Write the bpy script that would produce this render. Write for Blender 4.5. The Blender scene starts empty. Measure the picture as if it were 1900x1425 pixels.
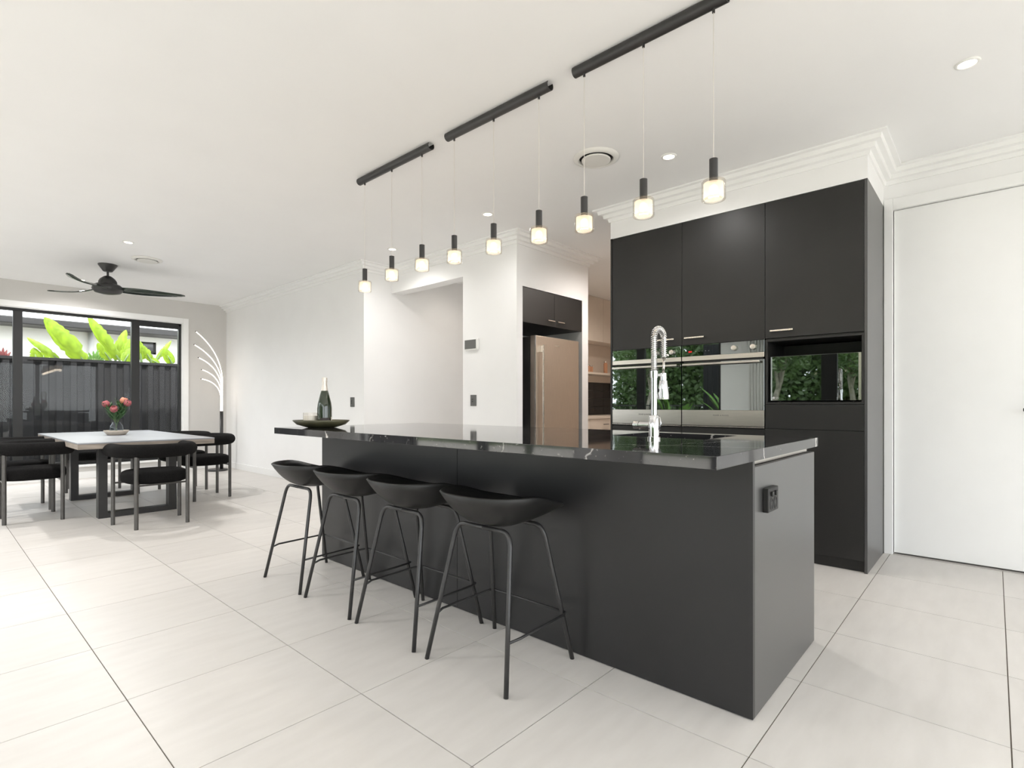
import bpy, bmesh, math, random
from mathutils import Vector, Matrix
random.seed(7)
PI = math.pi
S = bpy.context.scene
C = S.collection

# ------------------------------------------------------------------ camera
FPX, YAW, HORIZON, EYE = 990.0, 0.735, 750.0, 1.085      # image taken as 1900 x 1425
cd = bpy.data.cameras.new('camera')
cd.sensor_width = 36.0
cd.lens = FPX / 1900 * 36.0
cd.shift_y = (HORIZON - 712.5) / 1900
cd.clip_start = 0.05
cd.clip_end = 300
cam = bpy.data.objects.new('camera', cd)
cam.location = (0, 0, EYE)
cam.rotation_euler = (PI / 2, 0, YAW - PI / 2)
C.objects.link(cam)
S.camera = cam

# ------------------------------------------------------------------ world, sun, exposure
W = bpy.data.worlds.new('world')
S.world = W
W.use_nodes = True
bg = W.node_tree.nodes['Background']
bg.inputs[0].default_value = (0.955, 0.975, 1.02, 1)
bg.inputs[1].default_value = 4.5
sd = bpy.data.lights.new('sun', 'SUN')
sd.energy = 9.0
sd.angle = math.radians(2)
sd.color = (1.0, 0.97, 0.93)
sun = bpy.data.objects.new('sun', sd)
sun.rotation_euler = Vector((-0.25, -0.5, 1.0)).to_track_quat('Z', 'Y').to_euler()
C.objects.link(sun)
S.view_settings.view_transform = 'Standard'
S.view_settings.look = 'None'
S.view_settings.exposure = 0.22
S.view_settings.gamma = 1.0
S.view_settings.use_curve_mapping = False
S.cycles.max_bounces = 10
S.cycles.diffuse_bounces = 6
S.cycles.glossy_bounces = 5
S.cycles.transparent_max_bounces = 16
S.cycles.caustics_reflective = False
S.cycles.caustics_refractive = False
S.cycles.sample_clamp_indirect = 6

# ------------------------------------------------------------------ pixel -> place helpers
FW = Vector((math.cos(YAW), math.sin(YAW), 0))
RT = Vector((math.sin(YAW), -math.cos(YAW), 0))
EYEP = Vector((0, 0, EYE))
def ray(u, v): return FW + RT * ((u - 950) / FPX) - Vector((0, 0, 1)) * ((v - HORIZON) / FPX)
def onz(u, v, z):
    d = ray(u, v); return EYEP + d * ((z - EYE) / d.z)
def onx(u, v, x):
    d = ray(u, v); return EYEP + d * (x / d.x)
def ony(u, v, y):
    d = ray(u, v); return EYEP + d * (y / d.y)

# ------------------------------------------------------------------ materials
def nodes(m):
    m.use_nodes = True
    return m.node_tree.nodes, m.node_tree.links
def mat(name, col, rough=0.5, metal=0.0, spec=0.5, var=0.0, scale=6.0, bump=0.0, bscale=60.0, emit=None, estr=0.0, coat=0.0, stretch=(1, 1, 1), sheen=0.0):
    m = bpy.data.materials.new(name)
    N, L = nodes(m)
    b = N['Principled BSDF']
    b.inputs['Base Color'].default_value = (*col, 1)
    b.inputs['Roughness'].default_value = rough
    b.inputs['Metallic'].default_value = metal
    b.inputs['Specular IOR Level'].default_value = spec
    b.inputs['Coat Weight'].default_value = coat
    b.inputs['Sheen Weight'].default_value = sheen
    if emit:
        b.inputs['Emission Color'].default_value = (*emit, 1)
        b.inputs['Emission Strength'].default_value = estr
    if var or bump:
        tc = N.new('ShaderNodeTexCoord'); mp = N.new('ShaderNodeMapping')
        mp.inputs['Scale'].default_value = stretch
        L.new(tc.outputs['Object'], mp.inputs[0])
    if var:
        nz = N.new('ShaderNodeTexNoise'); nz.inputs['Scale'].default_value = scale; nz.inputs['Detail'].default_value = 6
        L.new(mp.outputs[0], nz.inputs['Vector'])
        mx = N.new('ShaderNodeMix'); mx.data_type = 'RGBA'
        mx.inputs[6].default_value = (*[max(0, c * (1 - var)) for c in col], 1)
        mx.inputs[7].default_value = (*[min(1, c * (1 + var)) for c in col], 1)
        rp = N.new('ShaderNodeMapRange'); rp.inputs[1].default_value = 0.3; rp.inputs[2].default_value = 0.7
        L.new(nz.outputs[0], rp.inputs[0]); L.new(rp.outputs[0], mx.inputs[0]); L.new(mx.outputs[2], b.inputs['Base Color'])
    if bump:
        nb = N.new('ShaderNodeTexNoise'); nb.inputs['Scale'].default_value = bscale; nb.inputs['Detail'].default_value = 4
        L.new(mp.outputs[0], nb.inputs['Vector'])
        bp = N.new('ShaderNodeBump'); bp.inputs['Strength'].default_value = bump; bp.inputs['Distance'].default_value = 0.01
        L.new(nb.outputs[0], bp.inputs['Height']); L.new(bp.outputs[0], b.inputs['Normal'])
    return m

M = {}
M['wall'] = mat('wall_paint', (0.845, 0.843, 0.842), 0.7, var=0.012, scale=3, bump=0.03, bscale=180)
M['ceiling'] = mat('ceiling_paint', (0.865, 0.865, 0.865), 0.8, var=0.01, scale=2)
M['trim'] = mat('gloss_white_trim', (0.86, 0.86, 0.855), 0.35, var=0.01)
M['backlit_wall'] = mat('backlit_wall_paint', (0.60, 0.585, 0.565), 0.7, var=0.012, scale=3)  # window wall: its backlit shade is put into a darker colour
M['grout'] = mat('grout', (0.125, 0.104, 0.085), 0.9, var=0.15, scale=30)
M['laminate'] = mat('black_laminate', (0.0165, 0.0158, 0.0150), 0.42, spec=0.42, var=0.12, scale=3, bump=0.015, bscale=400)
M['island_lam'] = mat('black_island_laminate', (0.0135, 0.013, 0.0135), 0.36, spec=0.5, var=0.12, scale=3, bump=0.015, bscale=400)
M['end_lam'] = mat('satin_black_end_laminate', (0.030, 0.029, 0.029), 0.38, spec=1.0, coat=0.45, var=0.1, scale=3)
M['end_lam'].node_tree.nodes['Principled BSDF'].inputs['Coat Roughness'].default_value = 0.35
M['black_gap'] = mat('black_recess', (0.008, 0.008, 0.008), 0.6, var=0.1)
M['black_plastic'] = mat('black_plastic', (0.011, 0.0105, 0.010), 0.45, spec=0.4, var=0.1, scale=20, bump=0.02, bscale=500)
M['black_metal'] = mat('black_powder_coat', (0.022, 0.021, 0.021), 0.38, spec=0.6, var=0.1, scale=30)
M['bronze_metal'] = mat('gunmetal_tube', (0.10, 0.095, 0.09), 0.35, metal=0.6, var=0.1, scale=20)
M['boucle'] = mat('black_boucle', (0.0085, 0.0080, 0.0080), 0.95, spec=0.12, var=0.35, scale=90, bump=0.6, bscale=160)
M['steel'] = mat('brushed_steel', (0.62, 0.58, 0.53), 0.28, metal=1.0, var=0.06, scale=8, stretch=(1, 1, 40))
M['steel_fridge'] = mat('warm_brushed_steel', (0.62, 0.55, 0.48), 0.38, metal=1.0, var=0.06, scale=8, stretch=(40, 1, 1))
M['chrome'] = mat('chrome', (0.72, 0.72, 0.73), 0.06, metal=1.0, var=0.02)
M['nickel'] = mat('satin_nickel', (0.68, 0.65, 0.60), 0.25, metal=1.0, var=0.03)
M['mirror_glass'] = mat('dark_mirror_glass', (0.27, 0.29, 0.285), 0.015, metal=1.0, var=0.01)
M['black_glass'] = mat('black_glass', (0.006, 0.006, 0.007), 0.05, spec=0.7, var=0.05)
M['dark_frame'] = mat('black_aluminium', (0.012, 0.012, 0.012), 0.4, var=0.1)
M['white_plastic'] = mat('white_plastic', (0.80, 0.80, 0.78), 0.4, var=0.01)
M['vent'] = mat('vent_white', (0.74, 0.73, 0.70), 0.5, var=0.01)
M['concrete'] = mat('grey_white_table_top', (0.30, 0.31, 0.335), 0.34, var=0.13, scale=2.2, bump=0.02, bscale=40)
M['table_edge'] = mat('weathered_wood_edge', (0.27, 0.23, 0.195), 0.55, var=0.25, scale=5, stretch=(1, 1, 10))
M['scullery'] = mat('warm_white_laminate', (0.72, 0.65, 0.58), 0.5, var=0.02)
M['scullery_wall'] = mat('scullery_paint', (0.74, 0.665, 0.595), 0.7, var=0.02)
M['tile_black'] = mat('black_gloss_tile', (0.008, 0.008, 0.009), 0.08, var=0.2)
M['olive'] = mat('dark_olive_stoneware', (0.070, 0.065, 0.035), 0.35, var=0.45, scale=10, bump=0.05, bscale=25)
M['wax'] = mat('white_wax', (0.78, 0.75, 0.70), 0.55, var=0.02)
M['foil'] = mat('pale_gold_foil', (0.72, 0.66, 0.60), 0.35, metal=0.5, var=0.08, scale=60, bump=0.1, bscale=120)
M['label_dark'] = mat('dark_label', (0.035, 0.025, 0.022), 0.5, var=0.15, scale=60)
M['label_light'] = mat('cream_label', (0.72, 0.66, 0.60), 0.5, var=0.05)
M['bottle'] = mat('green_bottle_glass', (0.020, 0.032, 0.016), 0.05, spec=0.8, var=0.2, scale=8)
M['stone_bowl'] = mat('beige_stone', (0.52, 0.46, 0.39), 0.7, var=0.08, scale=30)
M['protea'] = mat('pink_protea', (0.34, 0.09, 0.10), 0.6, var=0.4, scale=30)
M['protea2'] = mat('peach_protea', (0.62, 0.25, 0.16), 0.6, var=0.3, scale=30)
M['leaf_dark'] = mat('dark_leaf', (0.045, 0.11, 0.035), 0.5, var=0.4, scale=15)
M['stem'] = mat('green_stem', (0.10, 0.16, 0.05), 0.5, var=0.2)
M['fence'] = mat('charcoal_steel_fence', (0.023, 0.0227, 0.0243), 0.6, spec=0.2, var=0.1, scale=2)
M['neighbour'] = mat('white_render', (0.82, 0.82, 0.79), 0.8, var=0.02)
M['gutter'] = mat('dark_gutter', (0.016, 0.015, 0.015), 0.5, var=0.1)
M['roof'] = mat('pale_roof', (0.5, 0.5, 0.5), 0.6, var=0.1)
M['lawn'] = mat('lawn', (0.085, 0.12, 0.04), 0.9, var=0.35, scale=3, bump=0.3, bscale=60)
M['paving'] = mat('paving', (0.45, 0.42, 0.38), 0.8, var=0.1, scale=2)
M['bark'] = mat('grey_bark', (0.28, 0.25, 0.21), 0.9, var=0.3, scale=8, bump=0.4, bscale=30)
M['curtain'] = mat('white_curtain', (0.8, 0.8, 0.78), 0.9, var=0.02)
M['dark_curtain'] = mat('charcoal_screen', (0.012, 0.012, 0.014), 0.9, var=0.2)
M['red_led'] = mat('red_led', (0.3, 0.0, 0.0), 0.4, emit=(1.0, 0.02, 0.03), estr=2.5)
M['icon'] = mat('grey_print', (0.45, 0.45, 0.45), 0.5, var=0.02)
M['print_dark'] = mat('grey_dark_print', (0.16, 0.15, 0.14), 0.5, var=0.02)
M['screen'] = mat('grey_lcd', (0.13, 0.13, 0.125), 0.25, var=0.05)
M['amber'] = mat('copper_jar', (0.62, 0.33, 0.2), 0.3, var=0.1)
M['cord'] = mat('clear_cord', (0.62, 0.58, 0.53), 0.4, var=0.02)
M['bulb'] = mat('warm_bulb', (1, 0.9, 0.8), 0.5, emit=(1.0, 0.80, 0.55), estr=8.0)
M['led_warm'] = mat('led_strip', (1, 0.95, 0.9), 0.5, emit=(1.0, 0.86, 0.74), estr=2.5)
M['led_disc'] = mat('downlight_lens', (1, 0.95, 0.9), 0.5, emit=(1.0, 0.86, 0.70), estr=8.0)

def leafmat(name, col, trans):
    m = bpy.data.materials.new(name); N, L = nodes(m)
    b = N['Principled BSDF']; b.inputs['Roughness'].default_value = 0.45
    nz = N.new('ShaderNodeTexNoise'); nz.inputs['Scale'].default_value = 5
    rp = N.new('ShaderNodeValToRGB')
    rp.color_ramp.elements[0].position = 0.3; rp.color_ramp.elements[0].color = (*[c * 0.7 for c in col], 1)
    rp.color_ramp.elements[1].position = 0.7; rp.color_ramp.elements[1].color = (*[min(1, c * 1.25) for c in col], 1)
    L.new(nz.outputs[0], rp.inputs[0]); L.new(rp.outputs[0], b.inputs['Base Color'])
    tr = N.new('ShaderNodeBsdfTranslucent'); L.new(rp.outputs[0], tr.inputs[0])
    mx = N.new('ShaderNodeMixShader'); mx.inputs[0].default_value = trans
    L.new(b.outputs[0], mx.inputs[1]); L.new(tr.outputs[0], mx.inputs[2])
    L.new(mx.outputs[0], N['Material Output'].inputs[0])
    return m
M['leaf'] = leafmat('bright_leaf', (0.20, 0.31, 0.018), 0.45)
M['leaf_mid'] = leafmat('mid_leaf', (0.085, 0.19, 0.03), 0.4)
M['leaf_tree'] = leafmat('tree_leaf', (0.09, 0.15, 0.05), 0.3)
M['leaf_red'] = leafmat('red_leaf', (0.14, 0.03, 0.03), 0.3)

def thin_glass(name, tint, refl=1.0, ior=1.5):
    m = bpy.data.materials.new(name); N, L = nodes(m)
    N.remove(N['Principled BSDF'])
    lw = N.new('ShaderNodeLayerWeight'); lw.inputs[0].default_value = 0.5
    pw = N.new('ShaderNodeMath'); pw.operation = 'POWER'; pw.inputs[1].default_value = 4.0
    L.new(lw.outputs['Facing'], pw.inputs[0])
    ml = N.new('ShaderNodeMath'); ml.operation = 'MULTIPLY_ADD'; ml.inputs[1].default_value = 0.7 * refl; ml.inputs[2].default_value = 0.04 * refl; ml.use_clamp = True
    L.new(pw.outputs[0], ml.inputs[0])
    tr = N.new('ShaderNodeBsdfTransparent'); tr.inputs[0].default_value = (*tint, 1)
    gl = N.new('ShaderNodeBsdfGlossy'); gl.inputs['Roughness'].default_value = 0.01
    mx = N.new('ShaderNodeMixShader')
    L.new(ml.outputs[0], mx.inputs[0]); L.new(tr.outputs[0], mx.inputs[1]); L.new(gl.outputs[0], mx.inputs[2])
    L.new(mx.outputs[0], N['Material Output'].inputs[0])
    return m
M['pane'] = thin_glass('window_glass', (0.95, 0.965, 0.96), 0.28)
M['clear'] = thin_glass('clear_glass', (0.94, 0.92, 0.89), 0.8)
M['vase_glass'] = thin_glass('vase_glass', (0.80, 0.84, 0.88), 1.0)

def frosted():
    m = bpy.data.materials.new('frosted_glass'); N, L = nodes(m)
    N.remove(N['Principled BSDF'])
    a = N.new('ShaderNodeBsdfTransparent'); a.inputs[0].default_value = (0.95, 0.93, 0.9, 1)
    t = N.new('ShaderNodeBsdfTranslucent'); t.inputs[0].default_value = (0.95, 0.90, 0.82, 1)
    d = N.new('ShaderNodeBsdfDiffuse'); d.inputs[0].default_value = (0.85, 0.82, 0.78, 1)
    m1 = N.new('ShaderNodeMixShader'); m1.inputs[0].default_value = 0.35
    m2 = N.new('ShaderNodeMixShader'); m2.inputs[0].default_value = 0.42
    L.new(t.outputs[0], m1.inputs[1]); L.new(d.outputs[0], m1.inputs[2])
    L.new(a.outputs[0], m2.inputs[1]); L.new(m1.outputs[0], m2.inputs[2])
    L.new(m2.outputs[0], N['Material Output'].inputs[0])
    return m
M['frosted'] = frosted()

def tile_material():
    m = bpy.data.materials.new('porcelain_tile'); N, L = nodes(m)
    b = N['Principled BSDF']
    ge = N.new('ShaderNodeNewGeometry'); oi = N.new('ShaderNodeObjectInfo')
    mp = N.new('ShaderNodeMapping'); mp.inputs['Scale'].default_value = (1.0, 4.0, 1.0)
    L.new(ge.outputs['Position'], mp.inputs[0])
    n1 = N.new('ShaderNodeTexNoise'); n1.inputs['Scale'].default_value = 4; n1.inputs['Detail'].default_value = 7
    L.new(mp.outputs[0], n1.inputs['Vector'])
    r = N.new('ShaderNodeValToRGB')
    r.color_ramp.elements[0].position = 0.3; r.color_ramp.elements[0].color = (0.59, 0.562, 0.532, 1)
    r.color_ramp.elements[1].position = 0.72; r.color_ramp.elements[1].color = (0.64, 0.612, 0.582, 1)
    L.new(n1.outputs[0], r.inputs[0])
    hv = N.new('ShaderNodeHueSaturation')
    mr = N.new('ShaderNodeMapRange'); mr.inputs[3].default_value = 0.97; mr.inputs[4].default_value = 1.03
    L.new(oi.outputs['Random'], mr.inputs[0]); L.new(mr.outputs[0], hv.inputs['Value'])
    L.new(r.outputs[0], hv.inputs['Color']); L.new(hv.outputs[0], b.inputs['Base Color'])
    b.inputs['Roughness'].default_value = 0.36
    b.inputs['Specular IOR Level'].default_value = 0.45
    n2 = N.new('ShaderNodeTexNoise'); n2.inputs['Scale'].default_value = 90
    L.new(ge.outputs['Position'], n2.inputs['Vector'])
    bp = N.new('ShaderNodeBump'); bp.inputs['Strength'].default_value = 0.04; bp.inputs['Distance'].default_value = 0.005
    L.new(n2.outputs[0], bp.inputs['Height']); L.new(bp.outputs[0], b.inputs['Normal'])
    return m
M['tile'] = tile_material()

def stone_material():
    m = bpy.data.materials.new('black_veined_quartz'); N, L = nodes(m)
    b = N['Principled BSDF']; b.inputs['Roughness'].default_value = 0.045; b.inputs['Specular IOR Level'].default_value = 0.75
    tc = N.new('ShaderNodeTexCoord')
    def math_(op, a, b_=None, c_=None):
        q = N.new('ShaderNodeMath'); q.operation = op
        for k, x in enumerate((a, b_, c_)):
            if x is None: continue
            if isinstance(x, (int, float)): q.inputs[k].default_value = x
            else: L.new(x, q.inputs[k])
        return q.outputs[0]
    def vein(direction, period, wob, width, lo, hi, seed):
        mp = N.new('ShaderNodeMapping'); mp.inputs['Location'].default_value = seed
        L.new(tc.outputs['Object'], mp.inputs[0])
        dt = N.new('ShaderNodeVectorMath'); dt.operation = 'DOT_PRODUCT'; dt.inputs[1].default_value = direction
        L.new(mp.outputs[0], dt.inputs[0])
        n = N.new('ShaderNodeTexNoise'); n.inputs['Scale'].default_value = 2.2; n.inputs['Detail'].default_value = 7; n.inputs['Roughness'].default_value = 0.55
        L.new(mp.outputs[0], n.inputs['Vector'])
        w = math_('MULTIPLY_ADD', n.outputs[0], wob, dt.outputs['Value'])
        f = math_('FRACT', math_('DIVIDE', w, period))
        d = math_('MULTIPLY', math_('ABSOLUTE', math_('SUBTRACT', f, 0.5)), period)
        k = N.new('ShaderNodeTexNoise'); k.inputs['Scale'].default_value = 1.7; L.new(mp.outputs[0], k.inputs['Vector'])
        kr = N.new('ShaderNodeMapRange'); kr.inputs[1].default_value = lo; kr.inputs[2].default_value = hi; L.new(k.outputs[0], kr.inputs[0])
        r = N.new('ShaderNodeMapRange'); r.inputs[2].default_value = width; r.inputs[3].default_value = 1.6; r.inputs[4].default_value = 0
        L.new(d, r.inputs[0])
        return math_('MULTIPLY', r.outputs[0], kr.outputs[0])
    v1 = vein((0.35, 1.0, 0.25), 0.46, 0.42, 0.0055, 0.42, 0.56, (3.1, 1.2, 0.4))
    v2 = vein((1.0, 0.30, 0.5), 0.52, 0.36, 0.0040, 0.44, 0.60, (7.7, 5.2, 2.4))
    mx = N.new('ShaderNodeMath'); mx.operation = 'MAXIMUM'; L.new(v1, mx.inputs[0]); L.new(v2, mx.inputs[1])
    sp = N.new('ShaderNodeTexNoise'); sp.inputs['Scale'].default_value = 75; sp.inputs['Detail'].default_value = 3
    L.new(tc.outputs['Object'], sp.inputs['Vector'])
    sr = N.new('ShaderNodeMapRange'); sr.inputs[1].default_value = 0.66; sr.inputs[2].default_value = 0.80; sr.inputs[4].default_value = 0.45
    L.new(sp.outputs[0], sr.inputs[0])
    m2 = N.new('ShaderNodeMath'); m2.operation = 'MAXIMUM'; L.new(mx.outputs[0], m2.inputs[0]); L.new(sr.outputs[0], m2.inputs[1])
    cl = N.new('ShaderNodeMix'); cl.data_type = 'RGBA'
    cl.inputs[6].default_value = (0.024, 0.024, 0.026, 1); cl.inputs[7].default_value = (0.74, 0.71, 0.67, 1)
    L.new(m2.outputs[0], cl.inputs[0]); L.new(cl.outputs[2], b.inputs['Base Color'])
    return m
M['stone'] = stone_material()

# ------------------------------------------------------------------ mesh builder
class MB:
    def __init__(s): s.v = []; s.f = []
    def add(s, vs, fs):
        o = len(s.v); s.v += [tuple(p) for p in vs]; s.f += [tuple(i + o for i in q) for q in fs]; return s
    def box(s, x0, y0, z0, x1, y1, z1):
        x0, x1 = min(x0, x1), max(x0, x1); y0, y1 = min(y0, y1), max(y0, y1); z0, z1 = min(z0, z1), max(z0, z1)
        return s.add([(x0, y0, z0), (x1, y0, z0), (x1, y1, z0), (x0, y1, z0), (x0, y0, z1), (x1, y0, z1), (x1, y1, z1), (x0, y1, z1)],
                     [(0, 3, 2, 1), (4, 5, 6, 7), (0, 1, 5, 4), (1, 2, 6, 5), (2, 3, 7, 6), (3, 0, 4, 7)])
    def tube(s, pts, r, n=10, closed=False, caps=True):
        P = [Vector(p) for p in pts]; m = len(P)
        R = r if isinstance(r, (list, tuple)) else [r] * m
        ref = None; vs = []
        for i, p in enumerate(P):
            if closed: t = P[(i + 1) % m] - P[i - 1]
            else: t = P[min(i + 1, m - 1)] - P[max(i - 1, 0)]
            t.normalize()
            if ref is None:
                ref = Vector((0, 0, 1)) if abs(t.z) < 0.9 else Vector((1, 0, 0))
            a = (ref - t * ref.dot(t)).normalized(); ref = a; b = t.cross(a)
            vs += [p + (a * math.cos(2 * PI * k / n) + b * math.sin(2 * PI * k / n)) * R[i] for k in range(n)]
        fs = []
        for i in range(m if closed else m - 1):
            j = (i + 1) % m
            fs += [(i * n + k, i * n + (k + 1) % n, j * n + (k + 1) % n, j * n + k) for k in range(n)]
        if caps and not closed:
            fs += [tuple(range(n))[::-1], tuple((m - 1) * n + k for k in range(n))]
        return s.add(vs, fs)
    def lathe(s, prof, n=24, c=(0, 0, 0), capb=True, capt=True, sx=1, sy=1):
        vs = []; fs = []
        for r, z in prof:
            vs += [(c[0] + sx * r * math.cos(2 * PI * k / n), c[1] + sy * r * math.sin(2 * PI * k / n), c[2] + z) for k in range(n)]
        for i in range(len(prof) - 1):
            fs += [(i * n + k, i * n + (k + 1) % n, (i + 1) * n + (k + 1) % n, (i + 1) * n + k) for k in range(n)]
        if capb: fs.append(tuple(range(n))[::-1])
        if capt: fs.append(tuple((len(prof) - 1) * n + k for k in range(n)))
        return s.add(vs, fs)
    def cyl(s, c, r, axis, h, n=20):
        ax = Vector(axis).normalized(); p = Vector(c)
        return s.tube([p, p + ax * h], r, n)
    def ball(s, c, r, n=12, m=8, sz=1):
        return s.lathe([(max(1e-4, r * math.sin(PI * i / m)), -sz * r * math.cos(PI * i / m)) for i in range(m + 1)], n, c)
    def build(s, name, material, parent=None, smooth=False, bevel=0.0, seg=2, loc=None, subsurf=0, solid=0.0, angle=None):
        me = bpy.data.meshes.new(name)
        me.from_pydata(s.v, [], s.f); me.update()
        me.materials.append(M[material] if isinstance(material, str) else material)
        o = bpy.data.objects.new(name, me); C.objects.link(o)
        if smooth:
            for p in me.polygons: p.use_smooth = True
            if angle is not None:
                b2 = bmesh.new(); b2.from_mesh(me)
                for e in b2.edges:
                    if len(e.link_faces) == 2 and e.calc_face_angle(0) > angle: e.smooth = False
                b2.to_mesh(me); b2.free()
        if solid:
            q = o.modifiers.new('solid', 'SOLIDIFY'); q.thickness = solid; q.offset = 0
        if bevel:
            q = o.modifiers.new('bevel', 'BEVEL'); q.width = bevel; q.segments = seg; q.limit_method = 'ANGLE'; q.angle_limit = 0.7
        if subsurf:
            q = o.modifiers.new('sub', 'SUBSURF'); q.levels = subsurf; q.render_levels = subsurf
        if loc is not None: o.location = loc
        if parent is not None: o.parent = parent
        return o

def tag(o, label=None, cat=None, group=None, kind=None):
    if label: o['label'] = label
    if cat: o['category'] = cat
    if group: o['group'] = group
    if kind: o['kind'] = kind
    return o
def thing(name, label, cat, loc=(0, 0, 0), rz=0.0, group=None):
    e = bpy.data.objects.new(name, None); e.empty_display_size = 0.05
    e.location = loc; e.rotation_euler = (0, 0, rz); C.objects.link(e)
    return tag(e, label, cat, group)
def struct(o): o['kind'] = 'structure'; return o
def copy_tree(o, parent=None):
    c = o.copy(); C.objects.link(c); c.parent = parent
    for ch in list(o.children): copy_tree(ch, c)
    return c
def box(*a): return MB().box(*a)
def bez(p0, p1, p2, n=12):
    p0, p1, p2 = Vector(p0), Vector(p1), Vector(p2)
    return [p0 * (1 - t) ** 2 + p1 * 2 * t * (1 - t) + p2 * t * t for t in [i / n for i in range(n + 1)]]
def text_part(body, size, mtx, material, parent, name):
    cu = bpy.data.curves.new(name, 'FONT'); cu.body = body; cu.size = size; cu.extrude = 0.0004
    cu.align_x = 'CENTER'; cu.align_y = 'CENTER'
    t = bpy.data.objects.new(name, cu); C.objects.link(t)
    bpy.context.view_layer.update()
    me = bpy.data.meshes.new_from_object(t.evaluated_get(bpy.context.evaluated_depsgraph_get()))
    bpy.data.objects.remove(t)
    me.materials.clear(); me.materials.append(M[material])
    o = bpy.data.objects.new(name, me); C.objects.link(o); o.matrix_local = mtx; o.parent = parent
    return o
def facing_minus_x(x, y, z):   # text reads for a viewer looking along +X
    return Matrix(((0, 0, -1, x), (-1, 0, 0, y), (0, 1, 0, z), (0, 0, 0, 1)))
def facing_minus_y(x, y, z):
    return Matrix(((1, 0, 0, x), (0, 0, -1, y), (0, 1, 0, z), (0, 0, 0, 1)))

# ------------------------------------------------------------------ room measures
H = 2.78
XR, XL, XC = 4.72, 3.55, 3.94          # door wall, left wall, thermostat wall
YW, YH, YF = 9.90, 5.60, 3.50          # window wall, hall side wall, fridge wall
YJ = 4.28                              # right jamb of the hall opening
XB, YB = -2.60, -3.00                  # glazed rear wall, side wall behind the camera
CX, CY0, CY1, CT = 4.05, 0.60, 2.495, 2.53   # tall cabinets: face, ends, top

# floor: grout bed + tiles
fl = struct(box(XB, YB, -0.12, XR, YW, -0.003).build('floor', 'grout'))
fl['label'] = 'beige porcelain tiled floor'
GX, GY, T, J = 0.505, 2.36, 0.6, 0.0038
def tile_mesh(w, d):
    b = MB().box(J / 2, J / 2, -0.010, w - J / 2, d - J / 2, 0.0)
    me = bpy.data.meshes.new('tile'); me.from_pydata(b.v, [], b.f); me.update(); me.materials.append(M['tile']); return me
cache = {}
i0, i1 = math.floor((XB - GX) / T), math.ceil((XR - GX) / T)
j0, j1 = math.floor((YB - GY) / T), math.ceil((YW - GY) / T)
for i in range(i0, i1):
    for j in range(j0, j1):
        xa, xb = max(GX + i * T, XB), min(GX + (i + 1) * T, XR)
        ya, yb = max(GY + j * T, YB), min(GY + (j + 1) * T, YW)
        if xb - xa < 0.02 or yb - ya < 0.02: continue
        if xa > XL and ya > YH: continue
        key = (round(xb - xa, 4), round(yb - ya, 4))
        if key not in cache: cache[key] = tile_mesh(*key)
        o = bpy.data.objects.new('tile', cache[key]); o.location = (xa, ya, 0); o.parent = fl; C.objects.link(o)
struct(box(XR, 2.4, -0.12, 8.3, 5.6, 0.0).build('floor_scullery', 'tile'))
struct(box(XR, -1.2, -0.12, XR + 0.24, 1.2, 0.0).build('floor_threshold', 'tile'))  # slab added beneath the door to stop light leaking under it
struct(box(XB - 0.2, YB - 0.2, H, 8.3, YW + 0.2, H + 0.12).build('ceiling', 'ceiling'))

# walls
struct(box(XL, YH, 0, 5.6, YW, H).build('wall_left', 'wall'))
b = MB().box(XC, YF, 0, 4.03, YJ, H).box(4.03, 4.24, 0, 5.07, YJ, 2.27).box(5.07, YF, 0, 5.19, YJ, H).box(4.03, YF, 2.27, 5.07, YJ, H)
b.box(XC, YJ, 2.47, 4.10, YH, H)
struct(b.build('wall_centre', 'wall'))
struct(box(5.45, YJ, 0, 5.60, YH, H).build('wall_hall_end', 'wall'))
b = MB().box(XR, YB, 0, XR + 0.14, -0.34, H).box(XR, 0.545, 0, XR + 0.14, 2.5, H).box(XR, -0.34, 2.49, XR + 0.14, 0.545, H)
struct(b.build('wall_right', 'wall'))
struct(box(CX, CY0, CT, XR, CY1, H).build('wall_bulkhead', 'wall'))
struct(box(5.60, 4.98, 0, 8.3, 5.12, H).build('wall_scullery_back', 'scullery_wall'))
struct(box(8.15, 2.4, 0, 8.3, 4.98, H).build('wall_scullery_end', 'scullery_wall'))
struct(box(XR + 0.14, 2.36, 0, 8.15, 2.5, H).build('wall_scullery_side', 'scullery_wall'))
SG0, SG1 = -2.1, 4.1
struct(MB().box(XB - 0.2, YB - 0.2, 0, SG0, YB, H).box(SG1, YB - 0.2, 0, XR + 0.14, YB, H).box(SG0, YB - 0.2, 2.45, SG1, YB, H).build('wall_side', 'wall'))
struct(box(XR + 0.14, -1.2, 0, XR + 0.24, 1.2, H).build('door_light_stop', 'wall'))  # closing panel added behind the door to block light leaking round it
# window wall with its long opening
WX0, WX1, WZ0, WZ1 = -1.9, ony(340, 640, YW).x, 0.20, 2.42
b = MB().box(XB, YW, 0, WX0, YW + 0.2, H).box(WX1, YW, 0, XL, YW + 0.2, H).box(WX0, YW, 0, WX1, YW + 0.2, WZ0).box(WX0, YW, WZ1, WX1, YW + 0.2, H)
struct(b.build('wall_far', 'backlit_wall'))
# glazed rear wall
OP = [(-2.5, 3.45), (4.05, 9.2)]
b = MB().box(XB - 0.2, YB, 0, XB, OP[0][0], H).box(XB - 0.2, OP[0][1], 0, XB, OP[1][0], H).box(XB - 0.2, OP[1][1], 0, XB, YW, H)
b.box(XB - 0.2, OP[0][0], 2.45, XB, OP[0][1], H).box(XB - 0.2, OP[1][0], 2.45, XB, OP[1][1], H)
struct(b.build('wall_rear', 'wall'))

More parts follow.
